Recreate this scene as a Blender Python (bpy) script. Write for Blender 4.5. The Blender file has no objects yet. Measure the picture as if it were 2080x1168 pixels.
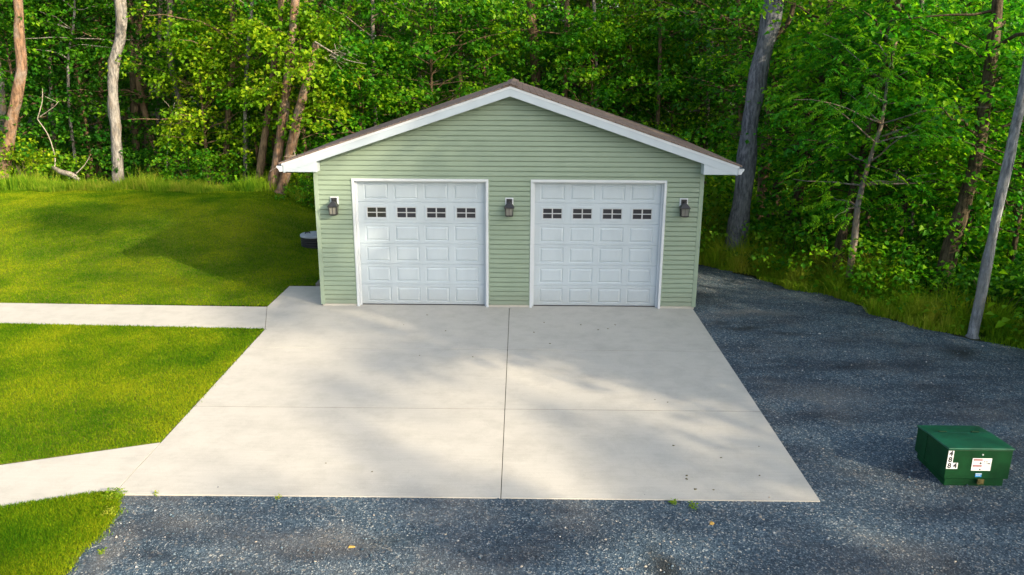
import bpy, bmesh, math, random
import numpy as np
from mathutils import Vector, Matrix

# ------------------------------------------------------------------ camera, sky, sun
scene = bpy.context.scene
COL = scene.collection
FPX, CAM = 1604.92, np.array([0.2379, -16.157, 4.9283])
YAW, PIT, ROL = -0.0095, -0.2716, 0.0055
fw = np.array([math.sin(YAW)*math.cos(PIT), math.cos(YAW)*math.cos(PIT), math.sin(PIT)])
rt = np.cross(fw, [0, 0, 1]); rt /= np.linalg.norm(rt); upv = np.cross(rt, fw)
rt, upv = rt*math.cos(ROL)+upv*math.sin(ROL), -rt*math.sin(ROL)+upv*math.cos(ROL)
cd = bpy.data.cameras.new("camera"); cam = bpy.data.objects.new("camera", cd); COL.objects.link(cam)
cd.sensor_width = 36; cd.lens = FPX/2080*36; cd.clip_end = 2000; cd.clip_start = 0.1
M = Matrix(((rt[0], upv[0], -fw[0], CAM[0]), (rt[1], upv[1], -fw[1], CAM[1]), (rt[2], upv[2], -fw[2], CAM[2]), (0, 0, 0, 1)))
cam.matrix_world = M
scene.camera = cam

SUN_EL, SUN_DIR = math.radians(22), (0.80, -0.60)
world = bpy.data.worlds.new("World"); scene.world = world; world.use_nodes = True
wn = world.node_tree
sky = wn.nodes.new('ShaderNodeTexSky'); sky.sky_type = 'NISHITA'; sky.sun_disc = False
sky.sun_elevation = SUN_EL
sky.sun_rotation = math.atan2(SUN_DIR[0], SUN_DIR[1])
bg = wn.nodes['Background']; bg.inputs['Strength'].default_value = 0.15
sky.dust_density = 3.0; sky.ozone_density = 0.6
hs = wn.nodes.new('ShaderNodeHueSaturation'); hs.inputs['Saturation'].default_value = 0.72     # hazy, milky sky
wn.links.new(sky.outputs[0], hs.inputs['Color']); wn.links.new(hs.outputs[0], bg.inputs['Color'])
sd = bpy.data.lights.new("sun", 'SUN'); sd.energy = 3.7; sd.angle = math.radians(1.0); sd.color = (1.0, 0.82, 0.58)
sun = bpy.data.objects.new("sun", sd); COL.objects.link(sun)
sv = Vector((SUN_DIR[0]*math.cos(SUN_EL), SUN_DIR[1]*math.cos(SUN_EL), math.sin(SUN_EL)))
sun.rotation_euler = sv.to_track_quat('Z', 'Y').to_euler()
sun.location = sv*60
scene.view_settings.view_transform = 'Standard'; scene.view_settings.look = 'None'
scene.view_settings.exposure = 1.38; scene.view_settings.gamma = 1.0
try:
    scene.cycles.max_bounces = 8; scene.cycles.transparent_max_bounces = 8
except Exception: pass

# ------------------------------------------------------------------ helpers
def ray(px, py): return fw + rt*(px-1040)/FPX - upv*(py-584)/FPX
def aty(px, py, y):
    d = ray(px, py); return CAM + d*(y-CAM[1])/d[1]
def project(P):
    q = np.asarray(P, float)-CAM; z = q@fw
    return 1040+FPX*(q@rt)/z, 584-FPX*(q@upv)/z, z

def smooth(t):
    t = np.clip(t, 0, 1); return t*t*(3-2*t)
GX = [(-30, 30.0), (-12.0, 14.5)]
def edge_x(y):
    """right boundary of the gravel as a function of depth"""
    ys = [-60, -30, -12, -9, -6.5, -4.4, -2.34, -1.24, -.35, .89, 2.35, 4.05, 5.5, 7, 12]
    xs = [34, 21, 14.2, 13.0, 11.9, 10.8, 9.55, 8.47, 7.9, 7.35, 6.25, 5.02, 4.4, 4.0, 4.0]
    return np.interp(y, ys, xs)
def G(x, y):
    """ground height"""
    x = np.asarray(x, float); y = np.asarray(y, float)
    base = np.where(y < 0, .02*np.maximum(y, -22), 0.0)
    m = .78*smooth((-5.2-x)/3.6)*smooth((y-1.6)/7.6)*(1-.5*smooth((y-11.0)/6))
    d = -.5*smooth((x-edge_x(y)-.1)/5.0)*smooth((4.0-y)/8+.4)
    return base+m+d

def link(o, parent=None):
    COL.objects.link(o)
    if parent is not None: o.parent = parent
    return o
def tag(o, label=None, cat=None, group=None, kind=None):
    if label: o['label'] = label
    if cat: o['category'] = cat
    if group: o['group'] = group
    if kind: o['kind'] = kind
    return o
def empty(name, loc=(0, 0, 0), rz=0, **k):
    o = bpy.data.objects.new(name, None); o.location = loc; o.rotation_euler = (0, 0, rz); o.empty_display_size = .2
    link(o); tag(o, **k); return o
def mk(name, V, Fc, mat, parent=None, smooth_sh=False, tint=None):
    """mesh object from numpy vertices and an (n,k) face array or list of faces"""
    me = bpy.data.meshes.new(name)
    V = np.asarray(V, np.float32)
    if isinstance(Fc, np.ndarray):
        n, k = Fc.shape
        me.vertices.add(len(V)); me.vertices.foreach_set('co', V.ravel())
        me.loops.add(n*k); me.loops.foreach_set('vertex_index', Fc.astype(np.int32).ravel())
        me.polygons.add(n); me.polygons.foreach_set('loop_start', np.arange(0, n*k, k, dtype=np.int32))
        me.update(calc_edges=True); me.validate()
    else:
        me.from_pydata([tuple(map(float, v)) for v in V], [], Fc); me.update()
    if tint is not None:
        a = me.attributes.new('tint', 'FLOAT', 'POINT'); a.data.foreach_set('value', np.asarray(tint, np.float32))
    mats = mat if isinstance(mat, (list, tuple)) else [mat]
    for m in mats: me.materials.append(m)
    if smooth_sh: me.polygons.foreach_set('use_smooth', np.ones(len(me.polygons), bool))
    o = bpy.data.objects.new(name, me); link(o, parent); return o

class MB:
    """collects simple solids into one mesh"""
    def __init__(s): s.v = []; s.f = []; s.m = []
    def add(s, vs, fs, mi=0):
        b = len(s.v); s.v += [tuple(map(float, v)) for v in vs]
        for f in fs: s.f.append([b+i for i in f]); s.m.append(mi)
    def box(s, a, b, mi=0):
        x0, y0, z0 = a; x1, y1, z1 = b
        s.add([(x0,y0,z0),(x1,y0,z0),(x1,y1,z0),(x0,y1,z0),(x0,y0,z1),(x1,y0,z1),(x1,y1,z1),(x0,y1,z1)],
              [(0,3,2,1),(4,5,6,7),(0,1,5,4),(1,2,6,5),(2,3,7,6),(3,0,4,7)], mi)
    def prism(s, poly, axis, a, b, mi=0):
        """extrude a 2-D polygon along an axis: 'y' -> (x,z), 'z' -> (x,y), 'x' -> (y,z)"""
        def P(p, t): return {'y': (p[0], t, p[1]), 'z': (p[0], p[1], t), 'x': (t, p[0], p[1])}[axis]
        n = len(poly)
        s.add([P(p, a) for p in poly]+[P(p, b) for p in poly],
              [tuple(range(n)), tuple(range(2*n-1, n-1, -1))]+[(i, i+n, (i+1) % n+n, (i+1) % n) for i in range(n)], mi)
    def lathe(s, prof, c=(0, 0, 0), n=24, mi=0, axis='z'):
        vs = []; fs = []
        for r, z in prof:
            for k in range(n):
                a = 2*math.pi*k/n
                p = (r*math.cos(a), r*math.sin(a), z)
                if axis == 'x': p = (p[2], p[0], p[1])
                if axis == 'y': p = (p[0], p[2], p[1])
                vs.append((c[0]+p[0], c[1]+p[1], c[2]+p[2]))
        for i in range(len(prof)-1):
            for k in range(n): fs.append((i*n+k, i*n+(k+1) % n, (i+1)*n+(k+1) % n, (i+1)*n+k))
        fs.append(tuple(range(n-1, -1, -1))); fs.append(tuple(range((len(prof)-1)*n, len(prof)*n)))
        s.add(vs, fs, mi)
    def tube(s, pts, r, n=8, mi=0):
        V, Fc = tube(np.array(pts, float), np.full(len(pts), r) if np.isscalar(r) else np.array(r), n, None)
        s.add(V, [tuple(f) for f in Fc], mi)
    def build(s, name, mat, parent=None, bevel=0, sm=False):
        me = bpy.data.meshes.new(name); me.from_pydata(s.v, [], s.f)
        mats = mat if isinstance(mat, (list, tuple)) else [mat]
        for m in mats: me.materials.append(m)
        for p, mi in zip(me.polygons, s.m): p.material_index = mi; p.use_smooth = sm
        bm = bmesh.new(); bm.from_mesh(me); bmesh.ops.recalc_face_normals(bm, faces=bm.faces); bm.to_mesh(me); bm.free()
        me.update()
        o = bpy.data.objects.new(name, me); link(o, parent)
        if bevel:
            b = o.modifiers.new('bevel', 'BEVEL'); b.width = bevel; b.segments = 2; b.limit_method = 'ANGLE'; b.angle_limit = math.radians(35)
        return o

def catmull(P, R, step):
    P = np.asarray(P, float); R = np.asarray(R, float); out = []; ro = []
    n = len(P)
    for i in range(n-1):
        p0 = P[max(i-1, 0)]; p1 = P[i]; p2 = P[i+1]; p3 = P[min(i+2, n-1)]
        k = max(1, int(np.linalg.norm(p2-p1)/step))
        for j in range(k):
            t = j/k
            out.append(.5*((2*p1)+(-p0+p2)*t+(2*p0-5*p1+4*p2-p3)*t*t+(-p0+3*p1-3*p2+p3)*t**3)); ro.append(R[i]*(1-t)+R[i+1]*t)
    out.append(P[-1]); ro.append(R[-1])
    return np.array(out), np.array(ro)
def tube(P, R, n, rng, rough=0.0):
    """round-section sweep; quad faces"""
    T = np.gradient(P, axis=0); T /= np.linalg.norm(T, axis=1)[:, None]+1e-9
    ref = np.array([1., 0, 0]) if abs(T[0][0]) < .8 else np.array([0, 1., 0])
    V = []
    a = np.arange(n)*2*math.pi/n
    for i in range(len(P)):
        u = np.cross(T[i], ref); u /= np.linalg.norm(u)+1e-9; w = np.cross(T[i], u)
        rr = np.full(n, R[i])
        if rough and rng is not None: rr = rr*(1+rng.normal(0, rough, n))
        V.append(P[i]+(u[None]*np.cos(a)[:, None]+w[None]*np.sin(a)[:, None])*rr[:, None])
    V = np.concatenate(V); m = len(P)
    i = np.arange(m-1)[:, None]*n; k = np.arange(n)[None]; k2 = (k+1) % n
    Fq = np.stack([i+k, i+k2, i+n+k2, i+n+k], -1).reshape(-1, 4)
    return V, Fq

# ------------------------------------------------------------------ materials
def newmat(name):
    m = bpy.data.materials.new(name); m.use_nodes = True
    nt = m.node_tree; return m, nt, nt.nodes['Principled BSDF']
def N(nt, t, **k):
    n = nt.nodes.new(t)
    for a, b in k.items():
        if a in n.inputs: n.inputs[a].default_value = b
        else: setattr(n, a, b)
    return n
def ramp(nt, fac, stops):
    r = nt.nodes.new('ShaderNodeValToRGB'); e = r.color_ramp.elements
    while len(e) < len(stops): e.new(.5)
    for x, (p, c) in zip(e, stops): x.position = p; x.color = (*c, 1) if len(c) == 3 else c
    nt.links.new(fac, r.inputs[0]); return r.outputs[0]
def mix(nt, fac, a, b, mode='MIX'):
    m = nt.nodes.new('ShaderNodeMix'); m.data_type = 'RGBA'; m.blend_type = mode
    for sock, v in ((m.inputs[0], fac), (m.inputs[6], a), (m.inputs[7], b)):
        if hasattr(v, 'links'): nt.links.new(v, sock)
        elif isinstance(v, (int, float)): sock.default_value = v
        else: sock.default_value = (*v, 1)
    return m.outputs[2]
def coords(nt, scale=(1, 1, 1), world_space=True):
    if world_space: src = nt.nodes.new('ShaderNodeNewGeometry').outputs['Position']
    else: src = nt.nodes.new('ShaderNodeTexCoord').outputs['Object']
    mp = nt.nodes.new('ShaderNodeMapping'); mp.inputs['Scale'].default_value = scale
    nt.links.new(src, mp.inputs[0]); return mp.outputs[0]
def noise(nt, vec, scale, detail=4, rough=.55, out='Fac'):
    n = N(nt, 'ShaderNodeTexNoise', Scale=scale, Detail=detail, Roughness=rough); nt.links.new(vec, n.inputs['Vector']); return n.outputs[out]
def bump(nt, bs, h, strength=.3, dist=.01):
    b = N(nt, 'ShaderNodeBump', Strength=strength, Distance=dist); nt.links.new(h, b.inputs['Height']); nt.links.new(b.outputs[0], bs.inputs['Normal'])
def plain(name, col, rough=.5, spec=.5, metal=0, var=.12, scale=6):
    m, nt, b = newmat(name)
    v = noise(nt, coords(nt, world_space=False), scale, 5)
    c = ramp(nt, v, [(.3, tuple(x*(1-var) for x in col)), (.7, tuple(min(1, x*(1+var)) for x in col))])
    nt.links.new(c, b.inputs['Base Color']); b.inputs['Roughness'].default_value = rough
    b.inputs['Specular IOR Level'].default_value = spec; b.inputs['Metallic'].default_value = metal
    return m

def concrete_mat():
    m, nt, b = newmat('concrete')
    p = coords(nt)
    n1 = noise(nt, p, .55, 6, .6); n2 = noise(nt, coords(nt, (1.2, 26, 1)), 1.6, 4, .6); n3 = noise(nt, p, 140, 2, .6); n4 = noise(nt, p, 2.6, 8, .68)
    c = ramp(nt, n1, [(.3, (.408, .396, .345)), (.7, (.500, .484, .425))])
    c = mix(nt, .35, c, ramp(nt, n2, [(.3, (.34, .33, .30)), (.7, (.53, .515, .475))]))
    c = mix(nt, .35, c, ramp(nt, n4, [(.33, (.30, .29, .26)), (.55, (.49, .475, .43))]))
    n5 = noise(nt, coords(nt, (.55, 1, 1)), 1.1, 7, .7)
    c = mix(nt, ramp(nt, n5, [(.54, (0, 0, 0)), (.74, (.45, .45, .45))]), c, (.30, .288, .26))
    w = N(nt, 'ShaderNodeTexVoronoi', Scale=.42, feature='DISTANCE_TO_EDGE'); q = N(nt, 'ShaderNodeVectorMath', operation='ADD')
    nz = noise(nt, p, .9, 4, .6, 'Color'); nt.links.new(p, q.inputs[0]); nt.links.new(nz, q.inputs[1]); nt.links.new(q.outputs[0], w.inputs['Vector'])
    c = mix(nt, ramp(nt, w.outputs['Distance'], [(.0, (.12, .12, .12)), (.004, (0, 0, 0))]), c, (.25, .235, .21))
    c = mix(nt, .22, c, ramp(nt, n3, [(.3, (.25, .245, .23)), (.7, (.60, .585, .55))]))
    nt.links.new(c, b.inputs['Base Color']); b.inputs['Roughness'].default_value = .85; b.inputs['Specular IOR Level'].default_value = .25
    bump(nt, b, n3, .25, .004); return m
def gravel_mat():
    m, nt, b = newmat('gravel')
    p = coords(nt)
    v = N(nt, 'ShaderNodeTexVoronoi', Scale=66.0); nt.links.new(p, v.inputs['Vector'])
    v2 = N(nt, 'ShaderNodeTexVoronoi', Scale=34.0); nt.links.new(p, v2.inputs['Vector'])
    sep = N(nt, 'ShaderNodeSeparateColor'); nt.links.new(v.outputs['Color'], sep.inputs[0])
    c = ramp(nt, sep.outputs[0], [(0, (.010, .024, .041)), (.45, (.034, .064, .098)), (.8, (.076, .116, .158)), (.93, (.18, .24, .29)), (1, (.5, .52, .5))])
    sep2 = N(nt, 'ShaderNodeSeparateColor'); nt.links.new(v2.outputs['Color'], sep2.inputs[0])
    c2 = ramp(nt, sep2.outputs[1], [(0, (.013, .028, .044)), (.6, (.043, .075, .110)), (.93, (.095, .134, .172)), (.97, (.36, .33, .28))])
    c = mix(nt, .35, c, c2)
    # dusty tan patches and worn dark patches of the lot itself
    n1 = noise(nt, p, .75, 7, .66); n2 = noise(nt, coords(nt, (.7, 1.6, 1)), .9, 6, .62)
    dust = ramp(nt, n1, [(.50, (0, 0, 0)), (.80, (.42, .42, .42))])
    c = mix(nt, dust, c, (.20, .175, .15))
    dark = ramp(nt, n2, [(.30, (.45, .45, .5)), (.52, (1.12, 1.12, 1.12))])
    c = mix(nt, 1.0, c, dark, 'MULTIPLY')
    n3 = noise(nt, coords(nt, (.35, 1.5, 1)), 1.0, 5, .6)
    c = mix(nt, 1.0, c, ramp(nt, n3, [(.36, (.72, .72, .74)), (.64, (1.3, 1.28, 1.22))]), 'MULTIPLY')
    # named stains: an oily oval, wet streaks by the slab, dark drip spot, pale dust patches
    def spot(cx, cy, rx, ry, soft=.5, rz=0):
        mp = nt.nodes.new('ShaderNodeMapping'); mp.vector_type = 'TEXTURE'
        mp.inputs['Location'].default_value = (cx, cy, 0); mp.inputs['Scale'].default_value = (rx, ry, 100); mp.inputs['Rotation'].default_value = (0, 0, rz)
        q = N(nt, 'ShaderNodeVectorMath', operation='ADD'); nn = noise(nt, p, 2.2, 4, .6, 'Color')
        s_ = N(nt, 'ShaderNodeVectorMath', operation='SCALE'); s_.inputs['Scale'].default_value = .5
        nt.links.new(nn, s_.inputs[0]); nt.links.new(p, q.inputs[0]); nt.links.new(s_.outputs[0], q.inputs[1])
        q2 = N(nt, 'ShaderNodeVectorMath', operation='SUBTRACT'); q2.inputs[1].default_value = (.25, .25, .25); nt.links.new(q.outputs[0], q2.inputs[0])
        nt.links.new(q2.outputs[0], mp.inputs[0])
        l = N(nt, 'ShaderNodeVectorMath', operation='LENGTH'); nt.links.new(mp.outputs[0], l.inputs[0])
        return ramp(nt, l.outputs['Value'], [(1-soft, (1, 1, 1)), (1.0, (0, 0, 0))])
    def f(s, k):
        mm = N(nt, 'ShaderNodeMath', operation='MULTIPLY'); mm.inputs[1].default_value = k; nt.links.new(s, mm.inputs[0]); return mm.outputs[0]
    for cx, cy, rx, ry, k, rz in [(8.35, -2.45, .55, .42, .9, .3), (4.75, -1.2, .7, .18, .75, .1), (5.5, -1.5, .6, .14, .6, -.2), (4.35, -.9, .3, .16, .6, 0), (1.75, -8.85, .22, .5, .85, 0), (-1.2, -8.4, .5, .2, .4, .2)]:
        c = mix(nt, f(spot(cx, cy, rx, ry, .75, rz), k), c, (.012, .016, .018))
    for cx, cy, rx, ry, k in [(-1.9, -8.42, .75, .38, .35), (-3.6, -8.1, .6, .35, .2), (5.2, -.2, 1.2, .3, .35), (-4.2, -8.7, .25, .7, .3), (5.1, -4.3, 1.1, .5, .2)]:
        c = mix(nt, f(spot(cx, cy, rx, ry, .9), k), c, (.27, .235, .19))
    nt.links.new(c, b.inputs['Base Color']); b.inputs['Roughness'].default_value = .8; b.inputs['Specular IOR Level'].default_value = .35
    bump(nt, b, v.outputs['Distance'], .9, .02); return m
def soil_mat(name, stops, sc=3):
    m, nt, b = newmat(name); p = coords(nt)
    n1 = noise(nt, p, sc, 8, .7); c = ramp(nt, n1, stops); n2 = noise(nt, p, 40, 3, .6)
    c = mix(nt, .4, c, ramp(nt, n2, [(.3, tuple(x*.5 for x in stops[0][1])), (.7, tuple(x*1.3 for x in stops[-1][1]))]))
    nt.links.new(c, b.inputs['Base Color']); b.inputs['Roughness'].default_value = .95; b.inputs['Specular IOR Level'].default_value = .1
    bump(nt, b, n2, .6, .03); return m
def leafy(name, dark, mid, light, patch=.35, trans=.35, rough=.5, spec=.2, wide=1.3):
    """leaf / blade material: per-leaf tint attribute + clump noise, thin translucency"""
    m, nt, b = newmat(name)
    at = N(nt, 'ShaderNodeAttribute', attribute_name='tint')
    p = coords(nt); n1 = noise(nt, p, patch, 4, .6)
    a = N(nt, 'ShaderNodeMath', operation='MULTIPLY_ADD'); a.inputs[1].default_value = .62; nt.links.new(at.outputs['Fac'], a.inputs[0])
    s = N(nt, 'ShaderNodeMath', operation='MULTIPLY_ADD'); s.inputs[1].default_value = wide; s.inputs[2].default_value = .19-wide/2; nt.links.new(n1, s.inputs[0]); nt.links.new(s.outputs[0], a.inputs[2])
    c = ramp(nt, a.outputs[0], [(.1, dark), (.5, mid), (.95, light)])
    nt.links.new(c, b.inputs['Base Color']); b.inputs['Roughness'].default_value = rough; b.inputs['Specular IOR Level'].default_value = spec
    tr = N(nt, 'ShaderNodeBsdfTranslucent'); tc = mix(nt, 1.0, c, (1.3, 1.35, .6), 'MULTIPLY'); nt.links.new(tc, tr.inputs[0])
    ms = N(nt, 'ShaderNodeMixShader'); ms.inputs[0].default_value = trans
    nt.links.new(b.outputs[0], ms.inputs[1]); nt.links.new(tr.outputs[0], ms.inputs[2])
    nt.links.new(ms.outputs[0], nt.nodes['Material Output'].inputs['Surface']); return m
def bark(name, c0, c1, patch=None, vs=7):
    m, nt, b = newmat(name)
    n1 = noise(nt, coords(nt, (vs, vs, vs*.22)), 2.2, 7, .7); n2 = noise(nt, coords(nt, (1, 1, .6)), 2.6, 7, .7); n3 = noise(nt, coords(nt, (1, 1, .5)), 5.0, 6, .7)
    c = ramp(nt, n1, [(.38, c0), (.60, c1)])
    c = mix(nt, ramp(nt, n3, [(.50, (0, 0, 0)), (.62, (.65, .65, .65))]), c, tuple(x*.75 for x in c0))
    if patch: c = mix(nt, ramp(nt, n2, [(.48, (0, 0, 0)), (.66, (.8, .8, .8))]), c, patch)
    nt.links.new(c, b.inputs['Base Color']); b.inputs['Roughness'].default_value = .9; b.inputs['Specular IOR Level'].default_value = .15
    bump(nt, b, n1, .9, .05); return m
def splash(nt, c, top, dirt, k):
    """rain-splash dirt that clings to the bottom of a wall"""
    sx = nt.nodes.new('ShaderNodeSeparateXYZ'); nt.links.new(nt.nodes.new('ShaderNodeNewGeometry').outputs['Position'], sx.inputs[0])
    mr = N(nt, 'ShaderNodeMapRange'); mr.inputs['From Min'].default_value = 0; mr.inputs['From Max'].default_value = top; mr.inputs['To Min'].default_value = 1; mr.inputs['To Max'].default_value = 0
    nt.links.new(sx.outputs['Z'], mr.inputs['Value'])
    nz = noise(nt, coords(nt, (1, 1, .6)), 5, 7, .75); m2 = N(nt, 'ShaderNodeMath', operation='MULTIPLY'); nt.links.new(mr.outputs[0], m2.inputs[0]); nt.links.new(nz, m2.inputs[1])
    m3 = N(nt, 'ShaderNodeMath', operation='MULTIPLY'); m3.inputs[1].default_value = k*1.6; m3.use_clamp = True; nt.links.new(m2.outputs[0], m3.inputs[0])
    return mix(nt, m3.outputs[0], c, dirt)
def siding_mat():
    m, nt, b = newmat('sage_vinyl')
    p = coords(nt, (1.2, 1, 34)); n1 = noise(nt, p, 2.2, 4, .6); n2 = noise(nt, coords(nt), .8, 6, .65)
    c = ramp(nt, n1, [(.3, (.198, .266, .198)), (.7, (.240, .314, .240))])
    c = mix(nt, .5, c, ramp(nt, n2, [(.35, (.190, .256, .188)), (.65, (.245, .318, .245))]))
    c = splash(nt, c, .42, (.16, .17, .13), .5)
    nt.links.new(c, b.inputs['Base Color']); b.inputs['Roughness'].default_value = .48; b.inputs['Specular IOR Level'].default_value = .35
    bump(nt, b, n1, .06, .004); return m
def shingle_mat():
    m, nt, b = newmat('brown_shingle')
    p = coords(nt, world_space=False)
    br = N(nt, 'ShaderNodeTexBrick', Scale=1.0); br.inputs['Brick Width'].default_value = .3; br.inputs['Row Height'].default_value = .14; br.inputs['Mortar Size'].default_value = .006
    br.inputs['Color1'].default_value = (.16, .12, .10, 1); br.inputs['Color2'].default_value = (.26, .20, .17, 1); br.inputs['Mortar'].default_value = (.03, .025, .02, 1)
    mp = nt.nodes.new('ShaderNodeMapping'); mp.inputs['Rotation'].default_value = (0, 0, math.pi/2); nt.links.new(p, mp.inputs[0]); nt.links.new(mp.outputs[0], br.inputs['Vector'])
    n1 = noise(nt, p, 60, 3, .7)
    c = mix(nt, .45, br.outputs['Color'], ramp(nt, n1, [(.3, (.05, .04, .034)), (.7, (.26, .21, .18))]))
    nt.links.new(c, b.inputs['Base Color']); b.inputs['Roughness'].default_value = .95; b.inputs['Specular IOR Level'].default_value = .1
    bump(nt, b, n1, .5, .01); return m
def glass_mat():
    m, nt, b = newmat('dark_glass')
    b.inputs['Base Color'].default_value = (.03, .031, .036, 1); b.inputs['Roughness'].default_value = .08; b.inputs['Specular IOR Level'].default_value = .9
    return m

CONC = concrete_mat(); GRAVEL = gravel_mat()
SOIL = soil_mat('forest_soil', [(.3, (.02, .022, .010)), (.7, (.05, .058, .02))])
TURF = soil_mat('turf_soil', [(.3, (.055, .10, .005)), (.7, (.16, .18, .02))], .9)
BLADE = leafy('lawn_blade', (.030, .110, .002), (.105, .200, .003), (.26, .305, .008), .55, .3, .8, .06, 2.0)
TALL = leafy('tall_grass_blade', (.07, .19, .006), (.19, .33, .010), (.40, .40, .05), .8, .45, .7, .15, 1.8)
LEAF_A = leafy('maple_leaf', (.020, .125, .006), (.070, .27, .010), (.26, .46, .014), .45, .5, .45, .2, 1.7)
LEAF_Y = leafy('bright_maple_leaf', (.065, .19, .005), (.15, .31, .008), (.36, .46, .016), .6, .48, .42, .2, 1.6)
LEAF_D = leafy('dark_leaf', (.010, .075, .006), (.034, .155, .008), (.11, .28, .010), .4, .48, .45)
LEAF_P = leafy('walnut_leaf', (.020, .15, .012), (.065, .30, .012), (.24, .47, .014), .5, .54, .45, .2, 1.6)
COVER = leafy('undergrowth_leaf', (.03, .14, .006), (.10, .27, .009), (.26, .38, .012), .7, .45, .5)
BARK_G = bark('grey_bark', (.075, .075, .078), (.23, .215, .195), (.30, .20, .115))
BARK_O = bark('orange_grey_bark', (.085, .055, .036), (.27, .165, .10), (.24, .21, .18))
BARK_P = bark('pale_bark', (.10, .098, .095), (.30, .285, .265), (.20, .165, .125))
BARK_B = bark('blue_grey_bark', (.055, .062, .075), (.19, .20, .225), (.14, .15, .16), 9)
BARK_PB = bark('pale_blue_grey_bark', (.10, .115, .13), (.30, .32, .34), (.22, .22, .20), 9)
BARK_D = bark('dark_bark', (.035, .028, .018), (.12, .095, .06))
BARK_W = bark('brown_bark', (.09, .062, .04), (.24, .165, .10))
DEAD = bark('dead_wood', (.20, .17, .14), (.42, .38, .33))
SIDING = siding_mat(); SHINGLE = shingle_mat(); GLASS = glass_mat()
WHITE = plain('white_paint', (.43, .50, .555), .42, .4, 0, .04, 3)
def door_mat():
    m, nt, b = newmat('door_paint')
    p = coords(nt, (1, 1, .35)); n1 = noise(nt, p, 2.5, 6, .65)
    c = ramp(nt, n1, [(.3, (.40, .465, .515)), (.7, (.45, .525, .58))]); c = splash(nt, c, .5, (.26, .25, .22), .4)
    nt.links.new(c, b.inputs['Base Color']); b.inputs['Roughness'].default_value = .42; b.inputs['Specular IOR Level'].default_value = .4; return m
DOORP = door_mat()
TRIMW = plain('white_trim', (.54, .585, .625), .4, .4, 0, .04, 3)
CORNER = plain('sage_corner', (.24, .315, .24), .5, .35, 0, .05)
GREY = plain('grey_grille', (.42, .44, .46), .5)
BLACK = plain('black_metal', (.022, .023, .026), .4, .5, 0, .25, 20)
DARK = plain('dark_gap', (.012, .012, .012), .9, .1)
FROST = plain('lamp_glass', (.19, .19, .17), .2, .6)
GREEN = plain('green_enamel', (.0025, .040, .012), .5, .18, 0, .25, 7); GREENT = plain('toplit_green_enamel', (.005, .085, .046), .4, .4, 0, .3, 5)  # second green is paler teal: light on the cabinet top put into the colour
STICK = plain('white_sticker', (.72, .74, .76), .5, .3, 0, .05)
INK = plain('black_ink', (.02, .022, .03), .6); REDINK = plain('dark_red_ink', (.22, .018, .03), .6); BLUE = plain('blue_sticker', (.03, .24, .55), .5)
GREYINK = plain('grey_ink', (.38, .42, .46), .6)
LIDG = plain('grey_lid', (.30, .33, .37), .6); RIB = plain('black_plastic', (.016, .017, .02), .5)
TIMBER = plain('grey_timber', (.17, .165, .16), .85, .2, 0, .3, 12)
ROCK = plain('tan_stone', (.36, .33, .28), .85, .2, 0, .3, 30); ROCKO = plain('orange_leaf', (.40, .26, .07), .7, .2, 0, .3, 30)
BRLEAF = plain('brown_leaf', (.10, .085, .03), .8, .2, 0, .4, 30)

# ------------------------------------------------------------------ ground
def sheet(name, fx0, fx1, ys, nx, mat, dz, **k):
    """graded sheet whose left/right borders are functions of y"""
    V = []
    for y in ys:
        xs = np.linspace(fx0(y), fx1(y), nx); V.append(np.stack([xs, np.full(nx, y), G(xs, np.full(nx, y))+dz], 1))
    V = np.concatenate(V); i = np.arange(len(ys)-1)[:, None]*nx; j = np.arange(nx-1)[None]
    Fq = np.stack([i+j, i+j+1, i+nx+j+1, i+nx+j], -1).reshape(-1, 4)
    o = mk(name, V, Fq, mat, None, True); tag(o, **k); return o
ax = np.unique(np.concatenate([np.linspace(-400, -40, 10), np.linspace(-40, 40, 161), np.linspace(40, 400, 10)]))
ay = np.unique(np.concatenate([np.linspace(-400, -40, 10), np.linspace(-40, 60, 201), np.linspace(60, 400, 10)]))
X, Y = np.meshgrid(ax, ay); nx = len(ax)
i = np.arange(len(ay)-1)[:, None]*nx; j = np.arange(nx-1)[None]
tag(mk('ground', np.stack([X, Y, G(X, Y)-.028], -1).reshape(-1, 3), np.stack([i+j, i+j+1, i+nx+j+1, i+nx+j], -1).reshape(-1, 4), SOIL, None, True),
    'dark earth under the woods and round the lot', 'ground', kind='structure')
def wob(y): return .10*math.sin(y*2.1)+.07*math.sin(y*5.3+1)+.05*math.sin(y*11.7)+.03*math.sin(y*23.1+2)
def lawn_left_bottom(y): return float(np.interp(y, [-30, -11, -9.09, -7.66, -7.4], [-6.0, -4.5, -4.47, -4.55, -4.75]))+wob(y)*.5
sheet('gravel_lot', lambda y: (lawn_left_bottom(y)-.25 if y < -7.5 else (3.9 if y < 1 else 3.7)), lambda y: float(edge_x(y))+wob(y), np.concatenate([np.linspace(-40, -10, 30), np.linspace(-9.9, 6.6, 260)]), 60, GRAVEL, -.014,
      label='blue grey crushed gravel lot round the pale slab', cat='gravel', kind='structure')
sheet('lawn', lambda y: -45, lambda y: (-4.45 if y > 1.55 else -5.13), np.unique(np.concatenate([[1.54, 1.56], np.linspace(-.03, 10.9, 50)])), 90, TURF, .0, label='mown lawn rising as a mound left of the garage', cat='lawn', kind='structure')
def walk_top(x): return float(np.interp(x, [-40, -10.9, -5.12], [.25, -.01, -.13]))
def walk_bot(x): return float(np.interp(x, [-40, -10.08, -4.72], [-1.1, -1.33, -1.52]))
def low_top(x): return float(np.interp(x, [-40, -12, -6.57, -4.75], [-17, -8.9, -6.85, -6.2]))
def low_bot(x): return float(np.interp(x, [-40, -12, -5.94, -4.76], [-19, -10.3, -7.83, -7.4]))
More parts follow.
